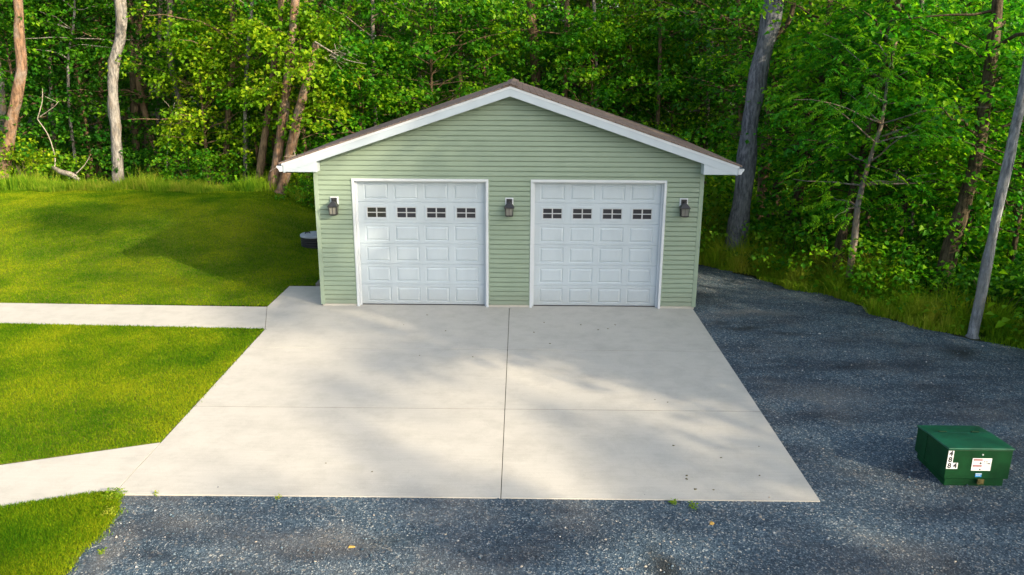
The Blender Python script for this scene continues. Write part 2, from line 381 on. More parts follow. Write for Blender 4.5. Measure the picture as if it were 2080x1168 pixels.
def strip(name, f0, f1, xs, mat, dz, ny=14, **k):
    V = []
    for x in xs:
        yy = np.linspace(f0(x), f1(x), ny); V.append(np.stack([np.full(ny, x), yy, G(np.full(ny, x), yy)+dz], 1))
    V = np.concatenate(V); i = np.arange(len(xs)-1)[:, None]*ny; j = np.arange(ny-1)[None]
    Fq = np.stack([i+j, i+ny+j, i+ny+j+1, i+j+1], -1).reshape(-1, 4)
    o = mk(name, V, Fq, mat, None, True); tag(o, **k); return o
strip('lawn_strip', low_top, walk_bot, np.linspace(-40, -4.74, 80), TURF, 0.0, label='mown lawn between the two concrete walkways', cat='lawn', kind='structure')
V = []; ys = np.linspace(-30, -7.5, 80)
tag(sheet('lawn_corner', lambda y: -45, lambda y: min(lawn_left_bottom(y), 99), np.linspace(-30, -7.45, 60), 60, TURF, -.012), 'mown lawn at the lower left edge of the gravel', 'lawn', kind='structure')

# concrete: slab bays with open joints, walks
def bay(mb, poly):
    """polygon (counter-clockwise) laid on the slope, 0.14 thick with a softened top edge"""
    n = len(poly); c = np.mean(poly, 0); top = []; mid = []; bot = []
    for x, y in poly:
        d = np.array([x, y])-c; d = d/np.linalg.norm(d)*.001
        top.append((x-d[0], y-d[1], float(G(-1, y)))); mid.append((x, y, float(G(-1, y))-.001)); bot.append((x, y, float(G(-1, y))-.14))
    mb.add(top+mid+bot, [tuple(range(n))]+[(i+n, (i+1) % n+n, (i+1) % n, i) for i in range(n)]+[(i+2*n, (i+1) % n+2*n, (i+1) % n+n, i+n) for i in range(n)])
XL, XR, XJ = -4.729, 3.934, .033
JY = [0.0, -2.517, -5.021, -7.524]
mb = MB(); g = .005
bay(mb, [(XL, JY[1]+.002), (XJ-g, JY[1]+.002), (XJ-g, -.0), (-3.99, 0), (-3.99, 1.51), (-5.11, 1.51), (-5.12, -.13), (-4.725, -1.525)])
bay(mb, [(XJ+g, JY[1]+.002), (XR, JY[1]+.002), (XR, 0), (XJ+g, 0)])
for k in (1, 2):
    bay(mb, [(XL, JY[k+1]+.002), (XJ-g, JY[k+1]+.002), (XJ-g, JY[k]-.009), (XL, JY[k]-.009)])
    bay(mb, [(XJ+g, JY[k+1]+.002), (XR, JY[k+1]+.002), (XR, JY[k]-.009), (XJ+g, JY[k]-.009)])
for k in (1, 2): mb.box((XL+.01, JY[k]-.012, -.02*abs(JY[k])-.05), (XR-.01, JY[k]+.006, -.02*abs(JY[k])-(.0034 if k == 1 else .0026)), 1)
o = mb.build('driveway', [CONC, DARK]); tag(o, 'pale broom finished concrete driveway slab before the garage doors', 'driveway', kind='structure')
def walk(name, f_top, f_bot, xs, label):
    mb = MB()
    for a, b in zip(xs[:-1], xs[1:]):
        a2 = a-.004; P = [(b, f_bot(b)), (a2, f_bot(a2)), (a2, f_top(a2)), (b, f_top(b))]
        if a == -5.13: P[1:3] = [(-4.737, -1.517), (-5.127, -.135)]
        bay(mb, P)
    o = mb.build(name, CONC); tag(o, label, 'walkway', kind='structure')
walk('path', lambda x: walk_top(x), lambda x: walk_bot(x), [-5.13, -11.9, -18, -26, -40], 'concrete walkway running left from the garage front')
walk('lower_path', lambda x: low_top(x), lambda x: low_bot(x), [-4.736, -7.4, -9.4, -12, -18, -30], 'concrete walkway curving away at the lower left')

# ------------------------------------------------------------------ garage
HW, HE, LEN, OV, EX = 3.96, 2.89, 6.6, .30, 4.57
SL = .3333
def roof_z(x): return 4.575-SL*abs(x-.03)       # underside of shingles
garage = empty('garage', (0, 0, 0), label='sage green vinyl garage with two white overhead doors and a low gable roof', cat='garage')
DOORS = [(-3.2154, -.4106), (.4587, 3.237)]; DH = 2.727
# front siding in lapped courses
rng = np.random.default_rng(4)
mb = MB(); CO = .1016; z = .05
while z < 4.45:
    z1 = z+CO
    w0 = min(HW-.05, (4.50-z)/SL); w1 = min(HW-.05, (4.50-z1)/SL)
    if w1 < .03: break
    segs = [(-1, 1)] if z1 > DH+.02 else [(-1, DOORS[0][0]), (DOORS[0][1], DOORS[1][0]), (DOORS[1][1], 1)]
    full = z1 > DH+.02
    for a, b in segs:
        a0, a1 = (-w0, -w1) if a == -1 else (a, a); b0, b1 = (w0, w1) if b == 1 else (b, b)
        cuts = []
        if full and rng.random() < .55: cuts = [rng.uniform(-w1*.8, w1*.8)]
        elif not full and b-a > 0 and rng.random() < .1 and b < 1 and a > -1: cuts = [rng.uniform(a+.1, b-.1)]
        E0 = [a0]+cuts+[b0]; E1 = [a1]+cuts+[b1]
        for q in range(len(E0)-1):
            o_ = -.0018*q
            x0, x1, y0, y1 = E0[q]-(.012 if q else 0), E0[q+1], E1[q]-(.012 if q else 0), E1[q+1]
            # profile: butt edge proud, drop lip, gentle face, crease at the top
            zz = [z-.003, z, z+.012, z+CO*.80, z1]; yy = [-.001, -.027+o_, -.030+o_, -.017+o_, .002]
            vs = []
            for c in range(5):
                t = max(0, (zz[c]-z)/CO); vs += [(x0*(1-t)+y0*t, yy[c], zz[c]), (x1*(1-t)+y1*t, yy[c], zz[c])]
            mb.add(vs, [(2*c, 2*c+1, 2*c+3, 2*c+2) for c in range(4)])
    z = z1
mb.build('front_siding', SIDING, garage)
# structural walls behind the siding (front with door openings, sides, back)
mb = MB()
mb.box((-HW, .003, 0), (DOORS[0][0]+.03, .14, DH)); mb.box((DOORS[0][1]-.03, .003, 0), (DOORS[1][0]+.03, .14, DH)); mb.box((DOORS[1][1]-.03, .003, 0), (HW, .14, DH))
mb.prism([(-HW, DH-.0001), (HW, DH-.0001), (HW, roof_z(HW)-.04), (.03, roof_z(.03)-.04), (-HW, roof_z(-HW)-.04)], 'y', .003, .14)
mb.build('wall', SIDING, garage); mb = MB()
mb.prism([(-HW, 0), (HW, 0), (HW, roof_z(HW)-.04), (.03, roof_z(.03)-.04), (-HW, roof_z(-HW)-.04)], 'y', LEN-.12, LEN)
mb.build('back_wall', SIDING, garage)
for s in (-1, 1):
    mb = MB(); z = .05
    while z < 2.85:
        for (za, xa), (zb, xb) in zip([(z-.003, .010), (z, .021), (z+.012, .023), (z+CO*.93, .009)], [(z, .021), (z+.012, .023), (z+CO*.93, .009), (z+CO, .006)]):
            xx = lambda q: s*(HW+q)
            mb.add([(xx(xa), .03, za), (xx(xa), LEN, za), (xx(xb), LEN, zb), (xx(xb), .03, zb)], [(0, 1, 2, 3)])
        z += CO
    mb.box((s*HW-.05*(s > 0), .14, 0), (s*HW+.05*(s < 0), LEN-.12, HE))
    mb.build('side_siding', SIDING, garage)
mb = MB()
mb.box((-HW+.0, -.014, -.1), (DOORS[0][0], .12, .05)); mb.box((DOORS[0][1], -.014, -.1), (DOORS[1][0], .12, .05)); mb.box((DOORS[1][1], -.014, -.1), (HW, .12, .05))
mb.box((DOORS[0][0]+.001, .0, -.1), (DOORS[0][1]-.001, .3, -.004)); mb.box((DOORS[1][0]+.001, .0, -.1), (DOORS[1][1]-.001, .3, -.004))
mb.box((-HW-.012, .13, -.1), (-HW+.1, LEN, .05)); mb.box((HW-.1, .13, -.1), (HW+.012, LEN, .05))
mb.build('foundation', CONC, garage)
for s in (-1, 1):
    mb = MB(); x0, x1 = sorted((s*(HW-.055), s*(HW+.03)))
    mb.box((x0, -.034, .035), (x1, -.006, HE)); xa, xb = sorted((s*(HW+.004), s*(HW+.03)))
    mb.box((xa, -.006, .035), (xb, .075, HE)); mb.build('corner_trim', CORNER, garage, .004)
# door surrounds
def door_trim(x0, x1):
    mb = MB(); t = .052
    for a, b in ((x0, x0+t), (x1-t, x1)):
        mb.box((a, -.045, -.004), (b, .10, DH-t)); 
    mb.box((x0, -.046, DH-t), (x1, .10, DH))
    for a, b in ((x0+t, x0+t+.035), (x1-t-.035, x1-t)): mb.box((a, .055, -.004), (b, .10, DH-t-.035))
    mb.box((x0+t, .055, DH-t-.035), (x1-t, .10, DH-t))
    mb.build('door_frame', TRIMW, garage, .005)
    mb = MB()
    mb.box((x0-.022, -.026, .04), (x0-.001, -.002, DH+.022)); mb.box((x1+.001, -.026, .04), (x1+.022, -.002, DH+.022)); mb.box((x0-.001, -.026, DH+.001), (x1+.001, -.002, DH+.022))
    mb.build('siding_channel', CORNER, garage)
def overhead_door(x0, x1):
    yb = .105; a, b = x0+.066, x1-.066; top = DH-.06
    rows = 6; hh = (top-.012)/rows; pitch = .622; cx = (a+b)/2
    mb = MB(); win = []
    for r in range(rows):
        z0 = .012+r*hh+.0025; z1 = .012+(r+1)*hh-.0025
        cells = [(cx+(k-1.5)*pitch-.25, cx+(k-1.5)*pitch+.25) for k in range(4)]
        p0, p1 = z0+.058, z1-.058
        isw = (r == 4)
        if isw: cells = [(cx+(k-1.5)*pitch-.225, cx+(k-1.5)*pitch+.225) for k in range(4)]; p0, p1 = (z0+z1)/2-.135, (z0+z1)/2+.135
        e = [a]
        for c in cells: e += list(c)
        e.append(b)
        rec = .010
        def Q(x0, x1, z0, z1): mb.add([(x0, yb, z0), (x1, yb, z0), (x1, yb, z1), (x0, yb, z1)], [(0, 1, 2, 3)])
        Q(a, b, z0+.004, p0); Q(a, b, p1, z1-.004)
        # tongue and groove meeting edges
        mb.add([(a, yb+.012, z0-.0025), (b, yb+.012, z0-.0025), (b, yb, z0+.004), (a, yb, z0+.004)], [(0, 1, 2, 3)])
        mb.add([(a, yb, z1-.004), (b, yb, z1-.004), (b, yb+.012, z1+.0025), (a, yb+.012, z1+.0025)], [(0, 1, 2, 3)])
        for k in range(5): Q(e[2*k], e[2*k+1], p0, p1)
        for (u0, u1) in cells:
            if isw: win.append((u0, u1, p0, p1)); continue
            loops = [(0, 0), (.010, rec), (.020, rec), (.050, -.002)]
            R = []
            for ins, dp in loops: R.append([(u0+ins, yb+dp, p0+ins), (u1-ins, yb+dp, p0+ins), (u1-ins, yb+dp, p1-ins), (u0+ins, yb+dp, p1-ins)])
            vs = [v for l in R for v in l]; fs = []
            for l in range(3):
                for q in range(4): fs.append((l*4+q, l*4+(q+1) % 4, l*4+4+(q+1) % 4, l*4+4+q))
            fs.append((12, 13, 14, 15)); mb.add(vs, fs)
    mb.box((a, yb+.014, .012), (b, yb+.05, top))
    d = mb.build('garage_door', DOORP, garage)
    for (u0, u1, p0, p1) in win:
        f = MB(); t = .022
        f.box((u0-.012, yb-.012, p0-.012), (u0+t, yb+.012, p1+.012)); f.box((u1-t, yb-.012, p0-.012), (u1+.012, yb+.012, p1+.012))
        f.box((u0+t, yb-.012, p0-.012), (u1-t, yb+.012, p0+t)); f.box((u0+t, yb-.012, p1-t), (u1-t, yb+.012, p1+.012))
        f.build('window_frame', WHITE, d, .003)
        gq = MB(); i0 = .022; w = .012
        for (xa, xb, za, zb) in ((u0+i0, u0+i0+w, p0+i0, p1-i0), (u1-i0-w, u1-i0, p0+i0, p1-i0), (u0+i0+w, u1-i0-w, p0+i0, p0+i0+w), (u0+i0+w, u1-i0-w, p1-i0-w, p1-i0)): gq.box((xa, yb-.006, za), (xb, yb+.010, zb))
        m_ = (u0+u1)/2; zc = (p0+p1)/2
        gq.box((m_-.012, yb-.008, p0+i0+w), (m_+.012, yb+.008, p1-i0-w)); gq.box((u0+i0+w, yb-.007, zc-.009), (m_-.012, yb+.008, zc+.009)); gq.box((m_+.012, yb-.007, zc-.009), (u1-i0-w, yb+.008, zc+.009))
        gq.build('window_grille', GREY, d)
        pn = MB(); pn.box((u0+i0, yb+.0085, p0+i0), (u1-i0, yb+.0125, p1-i0)); pn.build('window_pane', GLASS, d)
    s_ = MB(); s_.box((a, yb-.004, -.002), (b, yb+.04, .0115)); s_.build('bottom_seal', RIB, d)
    # dark room behind is closed by the leaf itself
for x0, x1 in DOORS: door_trim(x0, x1); overhead_door(x0, x1)
# roof: two slopes of shingles with stepped butt edge
for s in (-1, 1):
    mb = MB()
    nst = 34; L = EX+.05
    pr_top = []; 
    for k in range(nst):
        d0 = k*L/nst; d1 = (k+1)*L/nst
        x0 = .03+s*d0; x1 = .03+s*d1
        zt = 4.575-SL*d0; zb = 4.575-SL*d1
        y0, y1 = -OV-.035, LEN+.3
        vs = []
        for yy in (y0, y1): vs += [(x0, yy, zt+.004), (x0, yy, zt+.026), (x1, yy, zb+.038), (x1, yy, zb+.004)]
        mb.add(vs, [(0, 1, 2, 3), (7, 6, 5, 4), (1, 5, 6, 2), (2, 6, 7, 3), (0, 3, 7, 4), (0, 4, 5, 1)])
    r_ = mb.build('roof', SHINGLE, garage)
    # rake board with drip edge, boxed return, soffit
    mb = MB()
    def rk(d, z): return (.03+s*d, 4.575-SL*d+z)
    xe = EX-.03; xb = HW-.06
    sgn = lambda P: P if s > 0 else P[::-1]
    mb.prism([rk(0, -.045), rk(xe, -.045), rk(xe, -.19), rk(0, -.19)], 'y', -OV-.02, -OV+.01)
    mb.build('rake_board', WHITE, garage, .003)
    mb = MB(); mb.prism([rk(0, .003), rk(EX, .003), rk(EX, -.045), rk(0, -.045)], 'y', -OV-.028, -OV+.008); mb.build('drip_edge', TRIMW, garage, .003)
    mb = MB(); zbot = 2.885
    mb.prism([rk(xb-.03, -.1902), (.03+s*(xb-.03), zbot), (.03+s*xe, zbot), rk(xe, -.1902)], 'y', -OV-.017, -OV+.011)
    mb.box((min(.03+s*(xb-.03), .03+s*(xb-.016)), -OV+.011, zbot), (max(.03+s*(xb-.03), .03+s*(xb-.016)), -.04, rk(xb, -.2)[1]))
    mb.build('eave_return', WHITE, garage, .003)
    mb = MB(); mb.prism([rk(.0, -.12), rk(xb, -.12), rk(xb, -.14), rk(0, -.14)], 'y', -OV+.012, -.004)
    xa, xz = sorted((.03+s*(HW-.02), .03+s*xe)); mb.box((xa, -OV+.012, zbot+.004), (xz, LEN, zbot+.018)); mb.build('soffit', TRIMW, garage)
    mb = MB(); xa, xz = sorted((.03+s*xe, .03+s*(xe+.02))); mb.box((xa, -OV+.0, zbot+.002), (xz, LEN+.25, 4.575-SL*EX+.0)); mb.build('fascia', WHITE, garage)
    # K-style gutter along the eave
    mb = MB(); gx = xe+.021; gz = zbot+.005
    pf = [(gx, gz), (gx+.062, gz), (gx+.082, gz+.05), (gx+.112, gz+.075), (gx+.118, gz+.112), (gx+.108, gz+.112), (gx+.104, gz+.08), (gx+.075, gz+.056), (gx+.056, gz+.006), (gx+.006, gz+.006), (gx+.006, gz+.112), (gx, gz+.112)]
    mb.prism([(.03+s*p[0], p[1]) for p in pf], 'y', -OV+.0, LEN+.25)
    cap = pf[:5]+[(gx, gz+.112)]; mb.prism([(.03+s*p[0], p[1]) for p in cap], 'y', -OV-.012, -OV-.0005)
    mb.build('gutter', TRIMW, garage)
mb = MB(); 
for k in range(26):
    y0 = -OV-.04+k*.3; mb.prism([(-.12, 4.555+.012), (.03, 4.605+.012), (.18, 4.555+.012), (.18, 4.57+.012), (.03, 4.622+.012), (-.12, 4.57+.012)], 'y', y0, y0+.305+.0*k)
mb.build('ridge_cap', SHINGLE, garage)
# side-wall fittings that show past the corners
mb = MB(); mb.lathe([(.055, 0), (.055, .1), (.075, .10), (.075, .14), (.03, .14)], (HW+.02, 2.2, .82), 16, axis='x'); mb.build('dryer_vent', TRIMW, garage, sm=False)
mb = MB(); mb.box((HW+.022, 1.1, .35), (HW+.07, 1.5, 1.25)); mb.build('meter_box', CORNER, garage, .008)
mb = MB(); mb.box((-HW-.06, .6, .55), (-HW-.022, .72, .75)); mb.build('outlet_box', TRIMW, garage, .006)

# wall lanterns
def lantern(x, zc, label):
    t = empty('wall_lantern', (x, -.012, zc), label=label, cat='wall lantern', group='black lanterns on the garage front')
    m = MB(); m.box((-.085, -.036, -.095), (.085, 0, .100)); m.build('mounting_block', TRIMW, t, .008)
    m = MB(); m.box((-.058, -.056, -.085), (.058, -.0365, .08)); m.tube([(0, -.05, .03), (0, -.10, .045), (0, -.14, .03)], .011, 8); m.lathe([(.012, 0), (.018, .01), (.012, .02)], (0, -.056, .045), 10, axis='y')
    m.build('back_plate', BLACK, t, .004)
    cy = -.145
    def ring(w0, z0, w1, z1, mb): 
        vs = [(-w0, cy-w0, z0), (w0, cy-w0, z0), (w0, cy+w0, z0), (-w0, cy+w0, z0), (-w1, cy-w1, z1), (w1, cy-w1, z1), (w1, cy+w1, z1), (-w1, cy+w1, z1)]
        mb.add(vs, [(0, 3, 2, 1), (4, 5, 6, 7), (0, 1, 5, 4), (1, 2, 6, 5), (2, 3, 7, 6), (3, 0, 4, 7)])
    m = MB(); ring(.102, -.085, .105, -.07, m); ring(.098, -.0699, .055, -.005, m); ring(.05, -.0049, .02, .03, m); m.build('cap', BLACK, t, .003)
    m = MB()
    for sx in (-1, 1):
        for sy in (-1, 1):
            m.tube([(sx*.08, cy+sy*.08, -.085), (sx*.07, cy+sy*.07, -.235)], .0085, 6)
    for sx, sy in ((1, 0), (-1, 0), (0, 1), (0, -1)):
        m.tube([(sx*.079, cy+sy*.079, -.085), (sx*.069, cy+sy*.069, -.235)], .004, 5)
    ring(.080, -.252, .080, -.235, m); ring(.045, -.268, .07, -.2521, m); m.build('cage', BLACK, t)
    m = MB(); ring(.060, -.234, .068, -.088, m); m.build('glass', FROST, t)
    return t
lantern(-3.585, 2.25, 'black wall lantern on the siding strip left of the left garage door')
lantern(.02, 2.25, 'black wall lantern on the siding pier between the two garage doors')
lantern(3.60, 2.265, 'black wall lantern on the siding strip right of the right garage door')

# septic riser, timber edging with rock bed
riser = empty('septic_riser', (-5.55, 5.7, float(G(-5.55, 5.7))), label='black corrugated plastic riser with round grey lid on the lawn beside the garage', cat='septic riser')
m = MB(); prof = []
for k in range(5):
    z = -.05+k*.075; prof += [(.36, z), (.395, z+.012), (.395, z+.045), (.36, z+.06)]
m.lathe(prof, (0, 0, 0), 40); m.build('corrugated_pipe', RIB, riser, sm=False)
m = MB(); m.lathe([(.37, .3), (.41, .303), (.412, .345), (.40, .36), (.25, .372), (.05, .376)], (0, 0, 0), 40); m.build('lid', LIDG, riser, .003)
for s in (-1, 1):
    m = MB(); m.tube([(s*.19-.07, -.05, .36), (s*.19-.06, -.05, .405), (s*.19+.04, .0, .41), (s*.19+.06, .01, .36)], .016, 8); m.build('handle', RIB, riser)
m = MB(); m.box((-4.5, 1.52, -.1), (-4.41, 5.6, .07)); tag(m.build('timber_edging', TIMBER, None, .008), 'weathered grey timber edging along the left wall of the garage', 'edging')
m = MB(); m.add([(-4.41, 1.515, .012), (-HW-.02, 1.515, .012), (-HW-.02, 7, .012), (-4.41, 7, .012)], [(0, 1, 2, 3)]); tag(m.build('rock_bed', GRAVEL), 'dark stone bed between timber edging and left garage wall', 'gravel', kind='structure')

# transformer cabinet
tb = empty('transformer_box', (6.02, -6.75, -.14), label='green pad mounted transformer cabinet numbered 4884 standing on the gravel', cat='utility box')
m = MB()
hw, y0, y1 = .405, -.385, .40
def wedge(mb, zlo, zf, zb, i=0.0, ya=y0, yb_=y1):
    vs = [(-hw+i, ya+i, zlo), (hw-i, ya+i, zlo), (hw-i, yb_-i, zlo), (-hw+i, yb_-i, zlo), (-hw+i, ya+i, zf), (hw-i, ya+i, zf), (hw-i, yb_-i, zb), (-hw+i, yb_-i, zb)]
    mb.add(vs, [(0, 3, 2, 1), (4, 5, 6, 7), (0, 1, 5, 4), (1, 2, 6, 5), (2, 3, 7, 6), (3, 0, 4, 7)])
wedge(m, -.08, .10, .10, .035); m.build('base', GREEN, tb, .006)
ym = .12
m = MB(); wedge(m, .095, .50, .47, 0, y0, ym-.003); m.build('door', GREEN, tb, .010)
m = MB(); wedge(m, .095, .468, .44, .004, ym+.003, y1); m.build('tank_cover', GREEN, tb, .010)
def lid(mb, ya, yb_, za, zb, e, t): 
    vs = [(-hw-e, ya, za), (hw+e, ya, za), (hw+e, yb_, zb), (-hw-e, yb_, zb)]; vs += [(x, y, z+t) for x, y, z in vs]
    mb.add(vs, [(0, 3, 2, 1), (4, 5, 6, 7), (0, 1, 5, 4), (1, 2, 6, 5), (2, 3, 7, 6), (3, 0, 4, 7)])
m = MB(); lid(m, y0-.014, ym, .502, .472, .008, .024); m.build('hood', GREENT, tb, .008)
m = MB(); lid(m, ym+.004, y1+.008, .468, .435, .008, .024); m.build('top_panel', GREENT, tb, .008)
for sx in (-.22, .2):
    m = MB(); m.tube([(sx-.05, ym+.002, .505), (sx+.05, ym+.002, .505)], .010, 8); m.build('hinge', GREEN, tb)
m = MB(); m.box((.015, y0-.022, .03), (.095, y0-.0005, .10)); m.box((.03, y0-.03, .05), (.08, y0-.0225, .085)); m.build('lock_hasp', BRLEAF, tb, .004)
m = MB(); m.lathe([(.012, 0), (.012, -.008), (.006, -.012)], (.03, y0-.001, .435), 10, axis='y'); m.build('bolt', GREY, tb)
yf = y0-.003
def text(parent, s, x, z, size, mat, name='digit'):
    cu = bpy.data.curves.new(name, 'FONT'); cu.body = s; cu.size = size; cu.align_x = 'CENTER'; cu.align_y = 'CENTER'; cu.offset = size*.035; cu.extrude = .0008
    tmp = bpy.data.objects.new(name, cu); COL.objects.link(tmp)
    dg = bpy.context.evaluated_depsgraph_get(); me = bpy.data.meshes.new_from_object(tmp.evaluated_get(dg)); bpy.data.objects.remove(tmp)
    me.materials.clear(); me.materials.append(mat)
    o = bpy.data.objects.new(name, me); link(o, parent); o.location = (x, yf-.0032, z); o.rotation_euler = (math.pi/2, 0, 0); return o
dx = -.365
for (s_, x, z) in (('4', dx, .445), ('8', dx, .362), ('8', dx, .279), ('4', dx+.07, .279)):
    m = MB(); m.box((x-.0345, yf-.002, z-.041), (x+.0345, yf+.001, z+.041)); pl = m.build('number_plate', STICK, tb); text(pl, s_, x, z,   .094, INK)
m = MB(); wx0, wx1, wz0, wz1 = -.085, .155, .215, .385
m.box((wx0, yf-.002, wz0), (wx1, yf+.001, wz1)); wl = m.build('warning_label', STICK, tb)
for za in (.355, .272):
    m = MB(); m.box((wx0+.012, yf-.0035, za), (wx0+.125, yf-.0022, za+.019)); m.build('red_header', REDINK, wl)
for za, n_, xa, wd in ((.335, 4, .014, .071), (.258, 3, .014, .066), (.272, 4, .14, .085)):
    m = MB()
    for k in range(n_): m.box((wx0+xa, yf-.003, za-k*.0125), (wx0+xa+wd-.012*(k % 2), yf-.0022, za-k*.0125+.004))
    m.build('fine_print', GREYINK, wl)
m = MB(); m.box((wx0+.100, yf-.003, .3215), (wx0+.112, yf-.0022, .340)); m.box((wx0+.092, yf-.003, .305), (wx0+.118, yf-.0022, .321)); m.build('pictogram', INK, wl)
m = MB(); m.box((wx0+.098, yf-.003, .225), (wx0+.118, yf-.0022, .243)); m.build('pictogram', INK, wl)
m = MB()
for (a, b, c, d) in ((.145, .152, .33, .352), (.158, .195, .346, .352), (.165, .19, .332, .338), (.175, .222, .315, .322), (.20, .23, .305, .314), (.15, .156, .312, .322)): m.box((wx0+a, yf-.003, c), (wx0+b, yf-.0022, d))
m.build('handwriting', INK, wl)
m = MB(); m.box((-.02, yf-.002, .128), (.06, yf+.001, .178)); st = m.build('blue_sticker', BLUE, tb)
m = MB(); m.box((-.018, yf-.003, .166), (.058, yf-.0022, .176)); m.box((-.012, yf-.003, .147), (.045, yf-.0022, .151)); m.build('white_band', STICK, st)

# ------------------------------------------------------------------ vegetation
def blades(P, h, w, rng, lean=.35, seg=1, tint=None, spread=0):
    """grass blades; one triangle (seg=1) or a bent two-step blade"""
    n = len(P); a = rng.uniform(0, 2*math.pi, n); d = np.stack([np.cos(a), np.sin(a), np.zeros(n)], 1)
    l = rng.uniform(0, 2*math.pi, n); ln = np.abs(rng.normal(0, lean, n)); L = np.stack([np.cos(l)*ln, np.sin(l)*ln, np.ones(n)], 1)
    h = np.broadcast_to(h, n)[:, None]; w = np.broadcast_to(w, n)[:, None]
    t = rng.uniform(0, 1, n) if tint is None else tint
    if seg == 1:
        V = np.stack([P-d*w/2, P+d*w/2, P+L*h], 1).reshape(-1, 3); Fq = np.arange(3*n).reshape(-1, 3); return V, Fq, np.repeat(t, 3)
    mid = P+L*h*.55; tip = P+L*h*.9+np.stack([L[:, 0], L[:, 1], -np.abs(ln)*.35], 1)*h*.45
    V = np.stack([P-d*w/2, P+d*w/2, mid-d*w*.42, mid+d*w*.42, tip], 1).reshape(-1, 3)
    b = np.arange(n)[:, None]*5
    Fq = np.concatenate([b+np.array([[0, 1, 3]]), b+np.array([[0, 3, 2]]), b+np.array([[2, 3, 4]])]); return V, Fq, np.repeat(t, 5)
def visible(P, margin=420):
    x, y, z = project(P); return (z > .5) & (x > -margin) & (x < 2080+margin) & (y > -margin) & (y < 1168+margin)
rng = np.random.default_rng(11)
def lawn_pts(n, x0, x1, y0, y1, ok):
    P = np.stack([rng.uniform(x0, x1, n), rng.uniform(y0, y1, n)], 1); P = P[ok(P[:, 0], P[:, 1])]
    P = np.concatenate([P, G(P[:, 0], P[:, 1])[:, None]+.0], 1); return P[visible(P)]
vt = np.vectorize(walk_top); vb = np.vectorize(walk_bot); lt = np.vectorize(low_top); lb = np.vectorize(low_bot); ll = np.vectorize(lawn_left_bottom)
A = lawn_pts(440000, -20.5, -4.4, -.3, 10.95, lambda x, y: (y > vt(x)+.01+rng.normal(0, .022, len(x))) & (x < np.where(y > 1.55, -4.5, -5.13-rng.normal(0, .012, len(x)))) )
B = lawn_pts(500000, -14.5, -4.6, -10, -1.2, lambda x, y: (y < vb(x)-.01+rng.normal(0, .022, len(x))) & (y > lt(x)+.01) & (x < -4.745+rng.normal(0, .022, len(x))))
Cc = lawn_pts(260000, -9, -3.9, -11, -7.2, lambda x, y: (y < lb(x)-.01) & (x < ll(y)-.02+rng.normal(0, .05, len(x))) & (y < -7.5+rng.normal(0, .02, len(x))))
Pg = np.concatenate([A, B, Cc])
zz = project(Pg)[2]
V, Fq, t = blades(Pg, rng.uniform(.018, .042, len(Pg)), .0024*zz**.62*rng.uniform(.7, 1.3, len(Pg)), rng, .8)
tag(mk('lawn_grass', V, Fq, BLADE, None, False, t), 'short mown grass blades covering the three lawns', 'grass', kind='stuff')
# ragged grass along slab edges
# tall grass fringe where the lawn meets the woods
n = 26000
x = rng.uniform(-22, -4.2, n); y = 10.55+np.abs(rng.normal(0, .9, n))+.25*np.sin(x*1.3)+.15*np.sin(x*3.7); y = y-.0*x
P = np.stack([x, y, G(x, y)-.05], 1); P = P[visible(P)]
h = rng.uniform(.15, .5, len(P))*(1+.5*(np.sin(P[:, 0]*2.3)*np.sin(P[:, 0]*.9+1))); h[rng.random(len(P)) < .06] *= 1.6
V, Fq, t = blades(P, h, .016, rng, .28, 2)
tag(mk('tall_grass', V, Fq, TALL, None, False, t), 'tall unmown grass fringe along the top of the lawn mound', 'grass', kind='stuff')
n = 72000
y = rng.uniform(-8, 8.5, n); off = np.abs(rng.normal(0, 1.0, n)); x = edge_x(y)-.06+off*.75+.18*np.sin(y*2.7)+.1*np.sin(y*7)
P = np.stack([x, y+off*.45, G(x, y+off*.45)-.05], 1); P = P[visible(P)]
cell = (np.floor(P[:, 0]*2.4+.6*np.sin(P[:, 1]*3))*131+np.floor(P[:, 1]*2.1+.5*np.sin(P[:, 0]*4))*17).astype(int) % 997
clump = rng.uniform(.25, 1.75, 997)[cell]; keep = rng.random(len(P)) < np.clip(clump*.9, .25, 1); P = P[keep]; clump = clump[keep]
h = rng.uniform(.2, .8, len(P))*clump*(1+.35*np.sin(P[:, 1]*1.9)*np.sin(P[:, 1]*.7))*(.4+.5*np.clip(np.abs(P[:, 0]-edge_x(P[:, 1])), 0, 1.2))*np.interp(P[:, 1], [-2, -.5, 2], [.62, .85, 1.1])
V, Fq, t = blades(P, h, .014, rng, .38, 2)
t = np.clip(t*.6+np.repeat(clump*.3, 5), 0, 1.2)
tag(mk('verge_grass', V, Fq, TALL, None, False, t), 'long yellow green grass along the right edge of the gravel', 'grass', kind='stuff')

